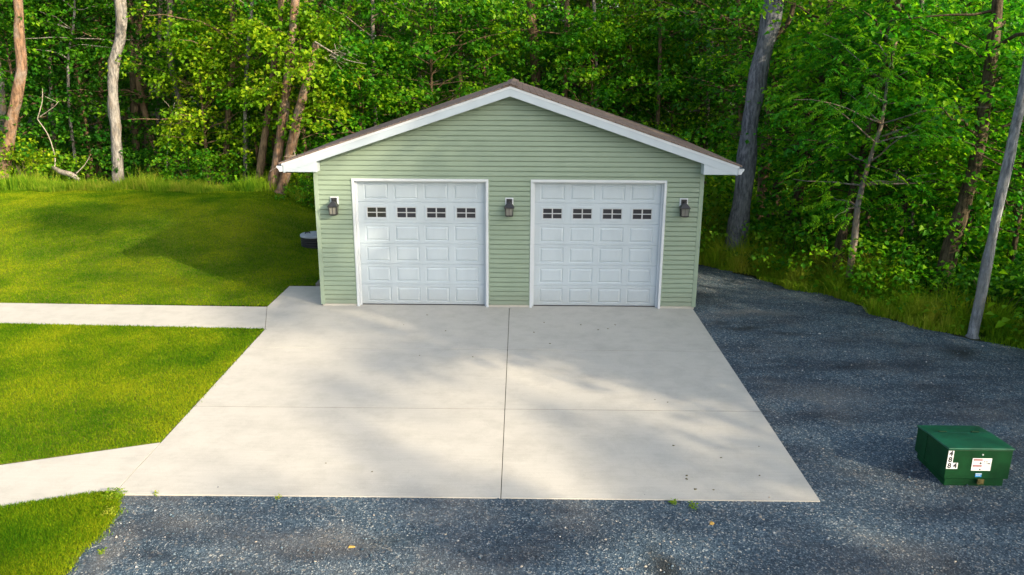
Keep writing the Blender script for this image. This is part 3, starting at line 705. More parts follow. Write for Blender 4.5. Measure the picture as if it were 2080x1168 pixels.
# leaves ----------------------------------------------------------
def leaf_quads(P, D, Nn, L, W, fold=.25):
    """leaves at P pointing along D with normal Nn: two folded triangles"""
    D = D/np.linalg.norm(D, axis=1)[:, None]; S = np.cross(Nn, D); S /= np.linalg.norm(S, axis=1)[:, None]+1e-9; U = np.cross(D, S)
    L = L[:, None]; W = W[:, None]; m = P+D*L*.42
    V = np.stack([P, m+S*W/2+U*W*fold, P+D*L-U*L*.10, m-S*W/2+U*W*fold], 1).reshape(-1, 3)
    b = np.arange(len(P))[:, None]*4
    Fq = np.concatenate([b+np.array([[0, 1, 2]]), b+np.array([[0, 2, 3]])]); return V, Fq
def sprays(C, rng, nl, R, ls, flat=.22, tilt=None, tint0=None, droop=.45):
    """flattened leaf sprays centred on C; nl leaves each"""
    m = len(C); n = m*nl; idx = np.repeat(np.arange(m), nl)
    r = np.sqrt(rng.random(n))*np.repeat(R, nl); a = rng.uniform(0, 2*math.pi, n)
    off = np.stack([r*np.cos(a), r*np.sin(a), rng.normal(0, 1, n)*flat*np.repeat(R, nl)-.22*r*r/np.repeat(R, nl)], 1)
    if tilt is not None:
        off[:, 2] += (off[:, 0]*tilt[idx, 0]+off[:, 1]*tilt[idx, 1])
    P = C[idx]+off
    D = np.stack([np.cos(a)+rng.normal(0, .6, n), np.sin(a)+rng.normal(0, .6, n), rng.normal(-droop, .35, n)], 1)
    Nn = np.stack([rng.normal(0, .45, n), rng.normal(0, .45, n), np.ones(n)], 1)
    L = ls*rng.uniform(.7, 1.3, n)
    V, Fq = leaf_quads(P, D, Nn, L, L*rng.uniform(.75, 1.0, n))
    t = (tint0[idx] if tint0 is not None else 0)+rng.uniform(0, 1, n)
    return V, Fq, np.repeat(np.clip(t, 0, 1.4), 4)
def fronds(C, D0, rng, ln, lw, nleaf=9):
    """pinnate leaves: drooping stem with paired leaflets"""
    m = len(C); k = np.linspace(.12, 1, nleaf)
    D0 = D0/np.linalg.norm(D0, axis=1)[:, None]; S = np.cross(np.array([0, 0, 1.]), D0); S /= np.linalg.norm(S, axis=1)[:, None]+1e-9
    Ps = []; Ds = []; Ls = []
    for q in k:
        pos = C+D0*(ln*q)[:, None]; pos[:, 2] -= .38*ln*q*q
        for s in (-1, 1):
            Ps.append(pos); d = D0*.55+S*s; d = d+np.array([0, 0, -.28-.3*q]); Ds.append(d); Ls.append(ln*.36*(1-.45*abs(q-.45)))
    P = np.concatenate(Ps); D = np.concatenate(Ds)+rng.normal(0, .12, (len(P), 3)); L = np.concatenate(Ls)*rng.uniform(.8, 1.2, len(P))
    Nn = np.stack([rng.normal(0, .25, len(P)), rng.normal(0, .25, len(P)), np.ones(len(P))], 1)
    V, Fq = leaf_quads(P, D, Nn, L, L*lw, .12)
    t = np.tile(rng.uniform(0, 1, m), nleaf*2)+rng.normal(0, .12, len(P)); return V, Fq, np.repeat(np.clip(t, 0, 1.3), 4)

def build_tree(rng, path, rad, zb, nb, blen, leafmat, barkmat, nl=26, ls=.13, per=4, kind='maple', up=.35, sides=10, upper=9.0, thin=1.0, limbs=True, azim=None):
    """trunk mesh (with limbs) and crown mesh in local coordinates; path is local"""
    P, R = catmull(path, rad, .35); R = R*(1+.06*np.sin(np.arange(len(R))*1.3+rng.uniform(0, 6))+rng.normal(0, .03, len(R)))
    V, Fq = tube(P, R, sides, rng, .07); TV = [V]; TF = [Fq]; nv = len(V)
    Hh = P[:, 2]; top = Hh[-1]
    CV = []; CF = []; CT = []; cn = 0
    C = []; T = []; B0 = []; DD = []
    ga = rng.uniform(0, 6.28)
    for b in range(nb):
        h = zb+(top-zb)*((b+rng.random())/nb)**1.0
        i = int(np.argmin(np.abs(Hh-h))); f = (h-zb)/(top-zb+1e-6)
        ga += 2.4+rng.normal(0, .4); az = ga if azim is None else azim+rng.normal(0, .9)
        L = blen*(rng.uniform(.6, 1.15))*(.55+.9*math.sin(math.pi*min(1, .18+.82*f))**1) if f < .92 else blen*.5
        el = up+rng.normal(0, .18)+.35*f
        d = np.array([math.cos(az)*math.cos(el), math.sin(az)*math.cos(el), math.sin(el)])
        pts = [P[i]]
        ns = 5
        for k in range(1, ns+1):
            dd = d+np.array([0, 0, -.16*k/ns*1.6])+rng.normal(0, .13, 3); pts.append(pts[-1]+dd/np.linalg.norm(dd)*L/ns)
        pts = np.array(pts); rr = np.linspace(min(R[i]*.5, .012*L+.012), .005, ns+1)
        if limbs:
            v, fq = tube(pts, rr, 5, rng, 0); TV.append(v); TF.append(fq+nv); nv += len(v)
        kk = per if h < upper else (1 if rng.random() < .6 else 0)
        for q in range(kk):
            s = rng.uniform(.35, 1.05); x = s*ns; a = int(min(ns-1, x)); p = pts[a]*(1-(x-a))+pts[a+1]*(x-a) if a < ns else pts[-1]
            sp = .16*L+.12
            C.append(p+rng.normal(0, 1, 3)*np.array([sp, sp, sp*.55])); T.append(d[:2]*-.35+rng.normal(0, .2, 2)); B0.append(h); DD.append(d)
    C = np.array(C); T = np.array(T); B0 = np.array(B0); DD = np.array(DD)
    if len(C):
        lo = B0 < upper
        if kind == 'maple':
            for sel, k_n, k_s in ((lo, nl, ls), (~lo, max(4, int(nl*.2)), ls*2.0)):
                if sel.sum() == 0: continue
                m = int(sel.sum())
                v, fq, t = sprays(C[sel], rng, k_n, rng.uniform(.28, .62, m)*thin, k_s, .2, T[sel], rng.normal(0, .22, m)); CV.append(v); CF.append(fq+cn); CT.append(t); cn += len(v)
        else:
            keep = (B0 < 7.5) | (rng.random(len(B0)) < .3); C = C[keep]; DD = DD[keep]; rep = nl; m = len(C)
            Cc_ = np.repeat(C, rep, 0)+rng.normal(0, .17, (m*rep, 3)); Dd = np.repeat(DD, rep, 0)+rng.normal(0, .6, (m*rep, 3)); Dd[:, 2] = Dd[:, 2]*.3-.15
            v, fq, t = fronds(Cc_, Dd, rng, rng.uniform(.20, .34, m*rep)*(ls/.13), .36, 7); CV.append(v); CF.append(fq); CT.append(t)
    TVa = np.concatenate(TV); TFa = np.concatenate(TF)
    tm = (TVa, TFa); cm = (np.concatenate(CV), np.concatenate(CF), np.concatenate(CT)) if CV else None
    return tm, cm
def plant_tree(name, loc, tm, cm, barkmat, leafmat, **k):
    t = empty(name, loc, **k)
    mk('trunk', tm[0], tm[1], barkmat, t, True)
    if cm is not None: mk('crown', cm[0], cm[1], leafmat, t, False, cm[2])
    return t
def copy_tree(src, loc, rz, sc, **k):
    o = src.copy(); COL.objects.link(o); o.location = loc; o.rotation_euler = (0, 0, rz); o.scale = sc; tag(o, **k)
    for ch in src.children:
        c = ch.copy(); COL.objects.link(c); c.parent = o
    return o

rs = np.random.default_rng(5)
HERO = {}
def hero(name, pix, y, widths, bark_m, leaf_m, label, top=16, zb=7.5, nb=26, blen=2.6, dy=0.0, kind='maple', per=4, nl=24, ls=.14, bare=False, cat='tree', group=None, up=.35):
    """a trunk traced up the picture at depth y (metres), continued above the frame to its crown"""
    pts = []; rad = []
    for k, (p, w) in enumerate(zip(pix, widths)):
        q = aty(p[0], p[1], y+dy*k); pts.append(q); rad.append(w/2*(project(q)[2])/FPX)
    base = pts[0].copy(); base[2] = float(G(base[0], base[1]))-.08
    pts[0] = base
    rad[0] *= 1.45; pts.insert(1, pts[0]*.86+pts[1]*.14); rad.insert(1, rad[1]*1.08)
    last = pts[-1]; dirv = (pts[-1]-pts[-2]); dirv /= np.linalg.norm(dirv)
    if not bare and last[2] < top:
        dirv = dirv*.5+np.array([0, 0, .8]); n = 3; hgt = (top-last[2])/n
        for k in range(1, n+1): pts.append(pts[-1]+np.array([dirv[0]*.5*hgt+rs.normal(0, .15), dirv[1]*.5*hgt+rs.normal(0, .15), hgt])); rad.append(max(.03, rad[-1]*.72))
    pts = np.array(pts)-base
    if nb: tm, cm = build_tree(rs, pts, rad, zb, nb, blen, leaf_m, bark_m, nl=nl, ls=ls, per=per, kind=kind, up=up, sides=14)
    else:
        Pp, Rr = catmull(pts, rad, .3); tm = tube(Pp, Rr, 14, rs, .05); cm = None
    HERO[label] = plant_tree(name, base, tm, cm, bark_m, leaf_m, label=label, cat=cat, group=group)
    return HERO[label]

# trees one can tell apart, left to right
hero('tree', [(2, 372), (14, 300), (27, 230), (44, 140), (38, 70), (36, 0)], 12.3, [30, 24, 22, 21, 19, 18], BARK_O, LEAF_A, 'orange grey trunk with an S bend at the far left of the lawn', zb=8, nb=22)
hero('tree', [(-8, 350), (6, 240), (2, 165), (-14, 80)], 13.4, [16, 13, 12, 10], BARK_G, LEAF_A, 'slim grey trunk half hidden behind the bent orange trunk at far left', zb=6.5, nb=18)
hero('sapling', [(155, 362), (150, 300), (141, 230), (139, 120), (148, 60), (152, 0)], 14.5, [8, 6, 6, 5, 5, 4], BARK_P, LEAF_A, 'thin pale sapling stem between the two thick trunks at left', top=10, zb=4.5, nb=22, blen=1.6, nl=22)
hero('tree', [(241, 378), (236, 280), (229, 190), (232, 125), (247, 60), (244, 0)], 12.2, [26, 20, 20, 20, 21, 20], BARK_P, LEAF_A, 'pale whitish trunk standing alone in the tall grass behind the left lawn', zb=6.6, nb=26)
hero('tree', [(276, 345), (272, 200), (268, 100), (262, 0)], 16.5, [16, 14, 14, 13], BARK_D, LEAF_A, 'dim brown trunk just right of and behind the pale whitish trunk', zb=7.5, nb=20)
hero('tree', [(372, 300), (368, 225), (352, 150), (343, 80), (345, 0)], 15, [14, 13, 12, 11, 11], BARK_G, LEAF_D, 'grey brown trunk leaning left in the dark gap of the left woods', zb=7, nb=20)
hero('tree', [(455, 352), (461, 270), (470, 170), (474, 90), (470, 0)], 13.6, [16, 12, 11, 10, 9], BARK_W, LEAF_Y, 'slender brown trunk wrapped in bright leaves right of the dark gap', zb=3.4, nb=34, blen=2.0, nl=26)
hero('tree', [(522, 384), (534, 310), (548, 200), (562, 90), (571, 0)], 12.0, [20, 15, 13, 13, 12], BARK_W, LEAF_A, 'grey brown trunk left of the paired trunks beside the garage eave', zb=6.5, nb=24)
hero('tree', [(553, 402), (566, 310), (578, 220), (590, 110), (600, 0)], 11.3, [24, 20, 18, 17, 15], BARK_O, LEAF_A, 'left of two paired reddish trunks behind the left garage eave', zb=6.6, nb=26)
hero('dead_tree', [(571, 410), (588, 320), (606, 230), (628, 150), (642, 88)], 11.0, [23, 20, 18, 16, 13], BARK_O, LEAF_Y, 'broken topped reddish trunk leaning right behind the left garage eave', bare=True, nb=0)
hero('tree', [(625, 380), (632, 300), (638, 220), (644, 120), (648, 0)], 14.5, [18, 14, 13, 12, 11], BARK_D, LEAF_A, 'shaded dark trunk right of the broken topped trunk', zb=5.0, nb=28)
hero('tree', [(1094, 300), (1088, 160), (1083, 80), (1078, 0)], 17.5, [22, 19, 18, 17], BARK_W, LEAF_A, 'dark reddish trunk rising above the roof ridge', zb=7, nb=24)
hero('tree', [(1258, 330), (1268, 240), (1275, 150), (1282, 60), (1290, -40)], 17, [15, 12, 11, 9, 8], BARK_O, LEAF_Y, 'thin orange trunk above the right roof slope', zb=4.8, nb=34, blen=2.2, nl=26)
hero('tree', [(1474, 420), (1473, 300), (1474, 180), (1476, 60), (1478, -40)], 16.2, [15, 12, 10, 10, 9], BARK_W, LEAF_A, 'straight thin brown trunk left of the big leaning trunk', zb=6.5, nb=22)
hero('tree', [(1386, 420), (1384, 300), (1396, 180), (1404, 60), (1408, -30)], 19, [11, 9, 8, 8, 7], BARK_D, LEAF_A, 'thin dark trunk halfway up the right roof slope', zb=5.5, nb=26)
big = hero('tree', [(1488, 545), (1496, 480), (1511, 380), (1524, 250), (1547, 120), (1572, 0)], 4.3, [52, 42, 37, 35, 36, 38], BARK_B, LEAF_A, 'big blue grey trunk leaning right beside the right corner of the garage', zb=7.2, nb=34, blen=3.4, dy=.12, top=19)
hero('tree', [(1546, 420), (1556, 300), (1566, 200), (1574, 120), (1580, 20)], 8.2, [24, 20, 17, 16, 15], BARK_W, LEAF_A, 'split brown trunk right behind the big blue grey trunk', zb=6.5, nb=26)
hero('tree', [(1570, 520), (1584, 480), (1610, 420), (1640, 310), (1664, 200), (1682, 60), (1690, -40)], 5.2, [17, 15, 14, 14, 13, 12, 11], BARK_D, LEAF_P, 'dark slanting trunk in the leaves right of the big trunk', zb=3.0, nb=34, blen=1.9, nl=24, per=4)
hero('tree', [(1700, 565), (1706, 500), (1718, 450), (1750, 330), (1775, 230), (1812, 60), (1830, -40)], 2.6, [24, 19, 17, 18, 18, 17, 16], BARK_D, LEAF_P, 'dark forked trunk behind the mossy stem on the right verge', zb=2.8, nb=46, blen=2.4, kind='walnut', nl=7, per=4)
hero('tree', [(1718, 606), (1728, 540), (1736, 480), (1742, 420), (1765, 330)], 1.35, [17, 14, 13, 12, 9], BARK_G, LEAF_P, 'short mossy grey stem at the middle of the right verge', zb=1.9, nb=22, blen=1.5, kind='walnut', nl=7, per=4, top=5.5)
hero('tree', [(1893, 650), (1916, 570), (1938, 480), (1968, 380), (1990, 280), (2016, 100), (2030, -40)], .7, [40, 34, 30, 27, 25, 23, 21], BARK_D, LEAF_P, 'thick dark leaning trunk behind the pale pole like trunk at far right', zb=3.0, nb=38, blen=2.2, nl=24, per=4)
hero('tree', [(1973, 696), (1988, 620), (2006, 530), (2032, 400), (2050, 320), (2075, 200), (2095, 90)], -1.55, [23, 20, 18, 19, 19, 19, 18], BARK_PB, LEAF_P, 'pale grey pole like trunk leaning right at the far right gravel edge', zb=6.9, nb=16, blen=1.5, kind='walnut', nl=7, per=4)

for px0, py0, px1, y, w, bm_, lab in [(112, 340, 96, 15.2, 7, BARK_G, 'slim grey trunk in the shade left of the thin pale sapling'), (198, 350, 205, 16.8, 9, BARK_W, 'slim brown trunk seen left of the pale whitish trunk'), (318, 340, 326, 17.5, 8, BARK_G, 'slim trunk in the dark gap right of the pale whitish trunk'),
        (408, 350, 420, 16.4, 9, BARK_W, 'slim brown trunk behind the bright young maple'), (497, 370, 512, 13.0, 8, BARK_P, 'slim pale trunk left of the grey brown trunk'), (700, 330, 712, 14.8, 11, BARK_W, 'slim brown trunk over the lower left roof slope'),
        (768, 300, 757, 13.2, 8, BARK_G, 'slim grey trunk rising behind the left roof slope'), (925, 260, 934, 15.6, 9, BARK_W, 'slim brown trunk through the wide sunlit maple'), (1140, 290, 1152, 16.0, 10, BARK_W, 'slim brown trunk just right of the roof ridge'),
        (1222, 300, 1206, 15.2, 7, BARK_P, 'slim pale stem left of the thin orange trunk'), (1330, 360, 1342, 14.6, 8, BARK_W, 'slim brown stem right of the thin orange trunk'), (1428, 400, 1421, 14.8, 9, BARK_D, 'slim dark trunk above the right eave'),
        (1508, 420, 1500, 12.6, 9, BARK_W, 'slim brown trunk glimpsed left of the big leaning trunk'), (1622, 470, 1648, 6.6, 10, BARK_W, 'slim brown trunk between dark slanting trunk and split trunk'), (1850, 520, 1872, 3.2, 12, BARK_G, 'slim grey trunk left of the thick dark leaning trunk'), (1796, 540, 1802, 4.6, 10, BARK_D, 'slim dark trunk right of the dark forked trunk')]:
    mx = (px0+px1)/2+rs.normal(0, 5)
    hero('tree', [(px0, py0), (mx, py0*.5), (px1, 0), (px1+(px1-px0)*.4, -70)], y, [w*1.25, w, w*.9, w*.8], bm_, LEAF_A, lab, zb=5.6, nb=12, blen=1.8, top=13)
# understory trees seen as leafy masses, each traced to its own place
def under(pxc, pyb, y, h, blen, leafm, label, kind='maple', nb=34, nl=36, per=5, ls=.145, z0=.4, barkm=BARK_W, lean=0, name='understory_tree', group=None, up=.25):
    b = aty(pxc, pyb, y); b = np.array([b[0], y, float(G(b[0], y))-.05])
    pts = np.array([[0, 0, 0], [lean*.3+rs.normal(0, .05), rs.normal(0, .05), h*.35], [lean*.7, rs.normal(0, .1), h*.7], [lean, 0, h]])
    tm, cm = build_tree(rs, pts, [.075, .06, .04, .015], z0, nb, blen, leafm, barkm, nl=nl, ls=ls, per=per, kind=kind, sides=8, up=up, upper=99)
    return plant_tree(name, b, tm, cm, barkm, leafm, label=label, cat='tree', group=group)
under(628, 380, 11.7, 5.9, 1.7, LEAF_Y, 'sunlit yellow green maple among the paired trunks beside the garage', nb=34, z0=2.5)
under(425, 360, 13.2, 5.6, 1.7, LEAF_Y, 'bright young maple left of the slender brown trunk', nb=34, z0=1.0)
under(735, 330, 12.6, 5.4, 2.0, LEAF_A, 'leafy maple above the left roof slope', nb=40, z0=1.5)
under(880, 330, 14.0, 8.2, 2.6, LEAF_A, 'wide sunlit maple above the upper left roof slope', nb=56, z0=2.2)
under(985, 330, 16.5, 8.5, 2.3, LEAF_A, 'tall maple crown just left of the roof ridge', nb=48, z0=2.6)
under(1200, 300, 14.6, 6.2, 2.2, LEAF_A, 'green maple low behind the right roof slope', nb=44, z0=2.0)
under(1275, 300, 18.5, 9.6, 2.6, LEAF_Y, 'yellowing maple crown above the right roof slope', nb=54, z0=4.2)
under(1360, 340, 15.5, 5.2, 2.0, LEAF_A, 'small maple beside the thin dark trunk above the right eave', nb=36, z0=1.2)
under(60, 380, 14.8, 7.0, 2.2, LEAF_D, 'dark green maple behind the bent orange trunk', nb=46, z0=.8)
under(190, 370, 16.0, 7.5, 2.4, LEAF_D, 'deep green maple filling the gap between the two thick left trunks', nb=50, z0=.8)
under(530, 350, 14.8, 7.6, 2.1, LEAF_A, 'tall leafy maple behind the grey brown trunk near the eave', nb=46, z0=2.0)
for (px, y, h, bl, kd, lab) in [(1600, 7.0, 6.6, 2.0, 'maple', 'broad leafy tree filling the space right of the big leaning trunk'), (1665, 4.6, 6.0, 1.9, 'maple', 'leafy tree over the dark slanting trunk'), (1745, 3.6, 6.8, 2.1, 'walnut', 'broad feathery walnut above the mossy stem'),
                            (1815, 2.4, 6.0, 2.0, 'maple', 'drooping leafy tree at the centre of the right woods'), (1880, 4.4, 7.6, 2.3, 'maple', 'tall leafy tree behind the thick dark leaning trunk'), (1955, 2.0, 6.2, 2.0, 'walnut', 'dense feathery walnut left of the pale pole like trunk'),
                            (2050, .8, 5.6, 2.0, 'maple', 'dense leafy tree at the right picture edge'), (2010, 4.0, 7.8, 2.3, 'maple', 'tall leafy tree behind the right picture edge')]:
    under(px, 560, y, h, bl, LEAF_P, lab, kd, nb=40, nl=8 if kd == 'walnut' else 34, per=4, z0=1.9, barkm=BARK_D, ls=.12)

# the woods behind: variants copied through the depth of the forest
variants = []
for k in range(6):
    h = rs.uniform(13, 18); w = rs.normal(0, .35, (4, 2))
    pts = np.array([[0, 0, 0], [w[0, 0], w[0, 1], h*.3], [w[1, 0], w[1, 1], h*.62], [w[2, 0], w[2, 1], h]])
    lm = [LEAF_D, LEAF_D, LEAF_A, LEAF_D, LEAF_D, LEAF_A][k]; bmk = [BARK_D, BARK_W, BARK_G, BARK_D, BARK_W, BARK_O][k]  # mostly dark leaves: gloom of the deep woods put into the colour
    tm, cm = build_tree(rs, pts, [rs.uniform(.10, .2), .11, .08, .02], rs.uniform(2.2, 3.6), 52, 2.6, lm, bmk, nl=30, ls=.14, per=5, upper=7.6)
    variants.append((tm, cm, bmk, lm))
protos = {}
far_label = 'leafy forest tree crowded among its like deep in the woods behind the garage'
nfar = 0
rs2 = np.random.default_rng(21)
spots = []
for yy in np.arange(17.5, 52, 3.0):
    hwid = .68*(yy+16)+3
    for xx in np.arange(-hwid, hwid, 3.4+.03*yy):
        x = xx+rs2.normal(0, .8); y = yy+rs2.normal(0, .7)
        spots.append((x, y))
for yy in np.arange(8.5, 16, 3.6):            # woods right of the gravel
    for xx in np.arange(4.2, 26, 3.8):
        x = float(edge_x(yy))+xx+rs2.normal(0, .6); y = yy+rs2.normal(0, .6)
        if x < .70*(y+17)+4: spots.append((x, y))
spots = [s for s in spots if not (abs(s[0]) < 5.4 and s[1] < 10.2) and not (s[1] < 1.5)]
for (x, y) in spots:
    k = int(rs2.integers(0, 6)); s = rs2.uniform(.85, 1.2); loc = (x, y, float(G(x, y))-.1)
    if k not in protos:
        tm, cm, bmk, lm = variants[k]
        protos[k] = plant_tree('forest_tree', loc, tm, cm, bmk, lm, label=far_label, cat='tree', group='trees deep in the woods')
    else:
        copy_tree(protos[k], loc, rs2.uniform(0, 6.28), (s, s, s*rs2.uniform(.92, 1.1)))
# bushes of the understory
bvars = []
for k in range(5):
    C = rs.normal(0, 1, (46, 3))*np.array([.62, .62, .42])+np.array([0, 0, .75]); C[:, 2] = np.abs(C[:, 2])+.08
    v, fq, t = sprays(C, rs, 24, rs.uniform(.2, .42, len(C)), .12, .25, rs.normal(0, .25, (len(C), 2)), rs.normal(0, .2, len(C)))
    V = []; Fk = []; nv = 0
    for c in C[::3]:
        p = np.array([[c[0]*.12, c[1]*.12, -.05], c*np.array([.5, .5, .6]), c]); vv, ff = tube(p, np.array([.014, .009, .003]), 5, None); V.append(vv); Fk.append(ff+nv); nv += len(vv)
    bvars.append(((np.concatenate(V), np.concatenate(Fk)), (v, fq, t), [LEAF_A, LEAF_D, COVER, LEAF_A, LEAF_Y][k]))
bproto = {}
def bush(k, loc, s, rz, label, group=None):
    if k not in bproto:
        st, lv, lm = bvars[k]
        b = empty('bush', loc, rz, label=label, cat='bush', group=group); b.scale = (s, s, s)
        mk('stem', st[0], st[1], BARK_D, b, True); mk('foliage', lv[0], lv[1], lm, b, False, lv[2]); bproto[k] = b; return b
    b = copy_tree(bproto[k], loc, rz, (s, s, s), label=label, group=group)
    if group is None and 'group' in b: del b['group']
    return b
def bpix(k, px, y, s, label):
    p = aty(px, 400, y); bush(k, (p[0], y, float(G(p[0], y))-.05), s, rs.uniform(0, 6), label)
bpix(4, 60, 12.6, 1.15, 'yellow green bush at the foot of the bent orange trunk')
bpix(2, 110, 13.2, 1.0, 'leafy bush behind the fallen log')
bpix(1, 300, 13.6, 1.0, 'brownish shaded bush right of the pale whitish trunk')
bpix(0, 385, 12.6, .9, 'green bush in the tall grass below the dark gap')
bpix(3, 430, 12.2, .95, 'pale green bush at the top of the mound near the slender brown trunk')
bpix(4, 605, 11.6, .75, 'yellow green bush between garage and the paired trunks')
bpix(0, 628, 10.4, .7, 'low green bush against the back left corner of the garage')
bpix(4, 1452, 6.8, 1.25, 'bright yellow green bush beside the right garage wall')
bpix(2, 1470, 5.6, .9, 'leafy weed bush left of the big leaning trunk base')
bpix(3, 1545, 4.4, .8, 'green bush right of the big leaning trunk base')
bpix(2, 1615, 3.6, .95, 'bright leafy bush below the dark slanting trunk')
bpix(0, 1790, 1.5, 1.05, 'dark leafy bush right of the mossy stem')
bpix(2, 1940, .4, .75, 'bright leafy bush left of the pale pole like trunk')
bpix(1, 2052, -.6, .8, 'dark leafy bush right of the pale pole like trunk')
bpix(3, 1850, .9, .85, 'green bush between mossy stem and the thick dark trunk')
for (x, y) in spots[:]:
    if y > 26 or rs2.random() < .25: continue
    k = int(rs2.integers(0, 4)); xx, yy = x+rs2.normal(0, 1.1), y+rs2.normal(0, .9)
    if abs(xx) < 5.2 and yy < 9.5: continue
    if xx < edge_x(yy)+1.2 and yy < 11 and xx > 0: continue
    if xx < 0 and yy < 12.5: continue
    bush(k, (xx, yy, float(G(xx, yy))-.05), rs2.uniform(.8, 1.7), rs2.uniform(0, 6), 'leafy undergrowth bush crowded between the forest trees', 'undergrowth bushes in the woods')
n = 26000
x = rng.uniform(-48, 52, n); y = rng.uniform(50, 60, n); P = np.stack([x, y, np.abs(rng.normal(0, 1, n))**.9*5.5], 1); P = P[visible(P)]; n = len(P)
a = rng.uniform(0, 6.28, n); L = rng.uniform(.25, .5, n)
V, Fq = leaf_quads(P, np.stack([np.cos(a), np.sin(a), rng.normal(-.4, .4, n)], 1), np.stack([rng.normal(0, .6, n), rng.normal(-.4, .6, n), np.ones(n)], 1), L, L*.8)
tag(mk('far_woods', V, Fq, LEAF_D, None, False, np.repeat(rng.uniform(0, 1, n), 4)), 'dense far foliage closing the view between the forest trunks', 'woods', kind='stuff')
for k in range(70):                               # low growth of the right woods beyond the verge
    yy = rs2.uniform(-9, 7); xx = float(edge_x(yy))+rs2.uniform(1.6, 11)
    if xx < .70*(yy+16)+1.0 and xx < float(edge_x(yy))+3: continue
    bush(int(rs2.integers(0, 4)), (xx, yy, float(G(xx, yy))-.05), rs2.uniform(.8, 1.5), rs2.uniform(0, 6), 'leafy undergrowth bush crowded between the forest trees', 'undergrowth bushes in the woods')
for (xx, yy, s) in [(22, 3, .8), (24, -1, .85), (20.5, 6.5, .9), (26, 5, 1.0), (28, 0, 1.0), (25.5, -5, .85), (30, -8, .9)]:
    copy_tree(protos[int(rs2.integers(0, 6))], (xx, yy, float(G(xx, yy))-.1), rs2.uniform(0, 6), (s, s, s))
# ground cover under the trees (nobody could count it)
n = 90000
x = rng.uniform(-30, 34, n); y = np.where(rng.random(n) < .45, rng.uniform(-9, 8, n), rng.uniform(-4, 32, n))
ok = np.where(x < 0, y > 11.6, np.where(x < 4.6, y > 9.5, x > edge_x(y)+.15))
x, y = x[ok], y[ok]; P = np.stack([x, y, G(x, y)+np.abs(rng.normal(0, .22, len(x)))], 1); P = P[visible(P)]
a = rng.uniform(0, 6.28, len(P)); D = np.stack([np.cos(a), np.sin(a), rng.normal(0, .3, len(P))], 1); Nn = np.stack([rng.normal(0, .4, len(P)), rng.normal(0, .4, len(P)), np.ones(len(P))], 1)
L = rng.uniform(.08, .2, len(P)); V, Fq = leaf_quads(P, D, Nn, L, L*.8)
tag(mk('undergrowth', V, Fq, COVER, None, False, np.repeat(rng.uniform(0, 1, len(P)), 4)), 'low leafy plants covering the forest floor', 'ground cover', kind='stuff')
# unseen trees of the same woods, placed and shaped to shade garage, slab, lawn
k_ = 0
tm, cm = build_tree(rs, np.array([[0, 0, 0], [.1, .1, 4], [.2, 0, 8], [.1, .2, 12.2]]), [.17, .13, .09, .02], 3.0, 60, 2.7, LEAF_A, BARK_D, nl=15, ls=.26, per=5, upper=99)
dense = plant_tree('forest_tree', (12.7, -8.6, float(G(12.7, -8.6))-.1), tm, cm, BARK_D, LEAF_A, label='forest tree of the right woods outside the view, set and shaped to shade the lot', cat='tree', group='unseen trees of the right woods set for shade')
for (x, y, s) in [(14.4, -8.5, .95), (15.8, -10.6, 1.0), (14.0, -10.5, .8)]:
    copy_tree(dense, (x, y, float(G(x, y))-.1), rs2.uniform(0, 6.28), (s, s, s))
tm, cm = build_tree(rs, np.array([[0, 0, 0], [.3, .1, 8], [.2, .4, 15], [.1, .2, 22]]), [.32, .26, .18, .03], 15.0, 44, 4.0, LEAF_A, BARK_D, nl=16, ls=.36, per=5, upper=99, thin=1.4)
plant_tree('forest_tree', (29.2, -20.9, float(G(29.2, -20.9))-.1), tm, cm, BARK_D, LEAF_A, label='forest tree of the right woods outside the view, set and shaped to shade the lot', cat='tree', group='unseen trees of the right woods set for shade')
tm, cm = build_tree(rs, np.array([[0, 0, 0], [.1, .1, 4], [.2, 0, 8], [.1, .2, 11.5]]), [.15, .11, .08, .02], 3.2, 20, 2.7, LEAF_A, BARK_D, nl=44, ls=.22, per=2, upper=99)
airy = plant_tree('forest_tree', (25.0, -21.5, float(G(25.0, -21.5))-.1), tm, cm, BARK_D, LEAF_A, label='forest tree of the right woods outside the view, set and shaped to shade the lot', cat='tree', group='unseen trees of the right woods set for shade')
for (x, y, s) in [(18.5, -22.5, .8), (16.5, -19.3, .72), (17.4, -17.3, .66), (19.2, -12.5, .9), (21.0, -19.6, .7), (22.0, -25.5, 1.05), (24.0, -33.0, 1.3), (30.0, -27.0, 1.5), (27.0, -18.5, 1.5)]:
    copy_tree(airy, (x, y, float(G(x, y))-.1), rs2.uniform(0, 6.28), (s, s, s))

n = 22000
x = rng.uniform(-5.2, 9, n); y = rng.uniform(-10.5, 3.5, n)**1.0
sp = rng.random(n) < .035
ok = (x < edge_x(y)-.05) & (((y < -7.56) & (x > ll(y)+.05)) | (x > 3.99) | (sp & (x > -4.6) & ((y < -7.524+rng.exponential(.07, n)) | ((x > 3.934-rng.exponential(.07, n)) & (y < -.05) & (y > -7.5))))) & (project(np.stack([x, y, np.zeros(n)], 1))[2] < 20)
x, y = x[ok], y[ok]; n = len(x); S = rng.lognormal(-4.72, .40, n)
O = np.array([[1, 0, 0], [0, 1, 0], [-1, 0, 0], [0, -1, 0], [0, 0, .8], [0, 0, -.4]], float)
ang = rng.uniform(0, 6.28, n); ca, sa = np.cos(ang), np.sin(ang); Vv = O[None]*rng.uniform(.6, 1.3, (n, 6, 1))*S[:, None, None]
Vv = np.stack([Vv[..., 0]*ca[:, None]-Vv[..., 1]*sa[:, None]+x[:, None], Vv[..., 0]*sa[:, None]+Vv[..., 1]*ca[:, None]+y[:, None], Vv[..., 2]+(G(x, y)-np.where((x < 3.93) & (y > -7.52), 0, .012)+S*.25)[:, None]], -1)
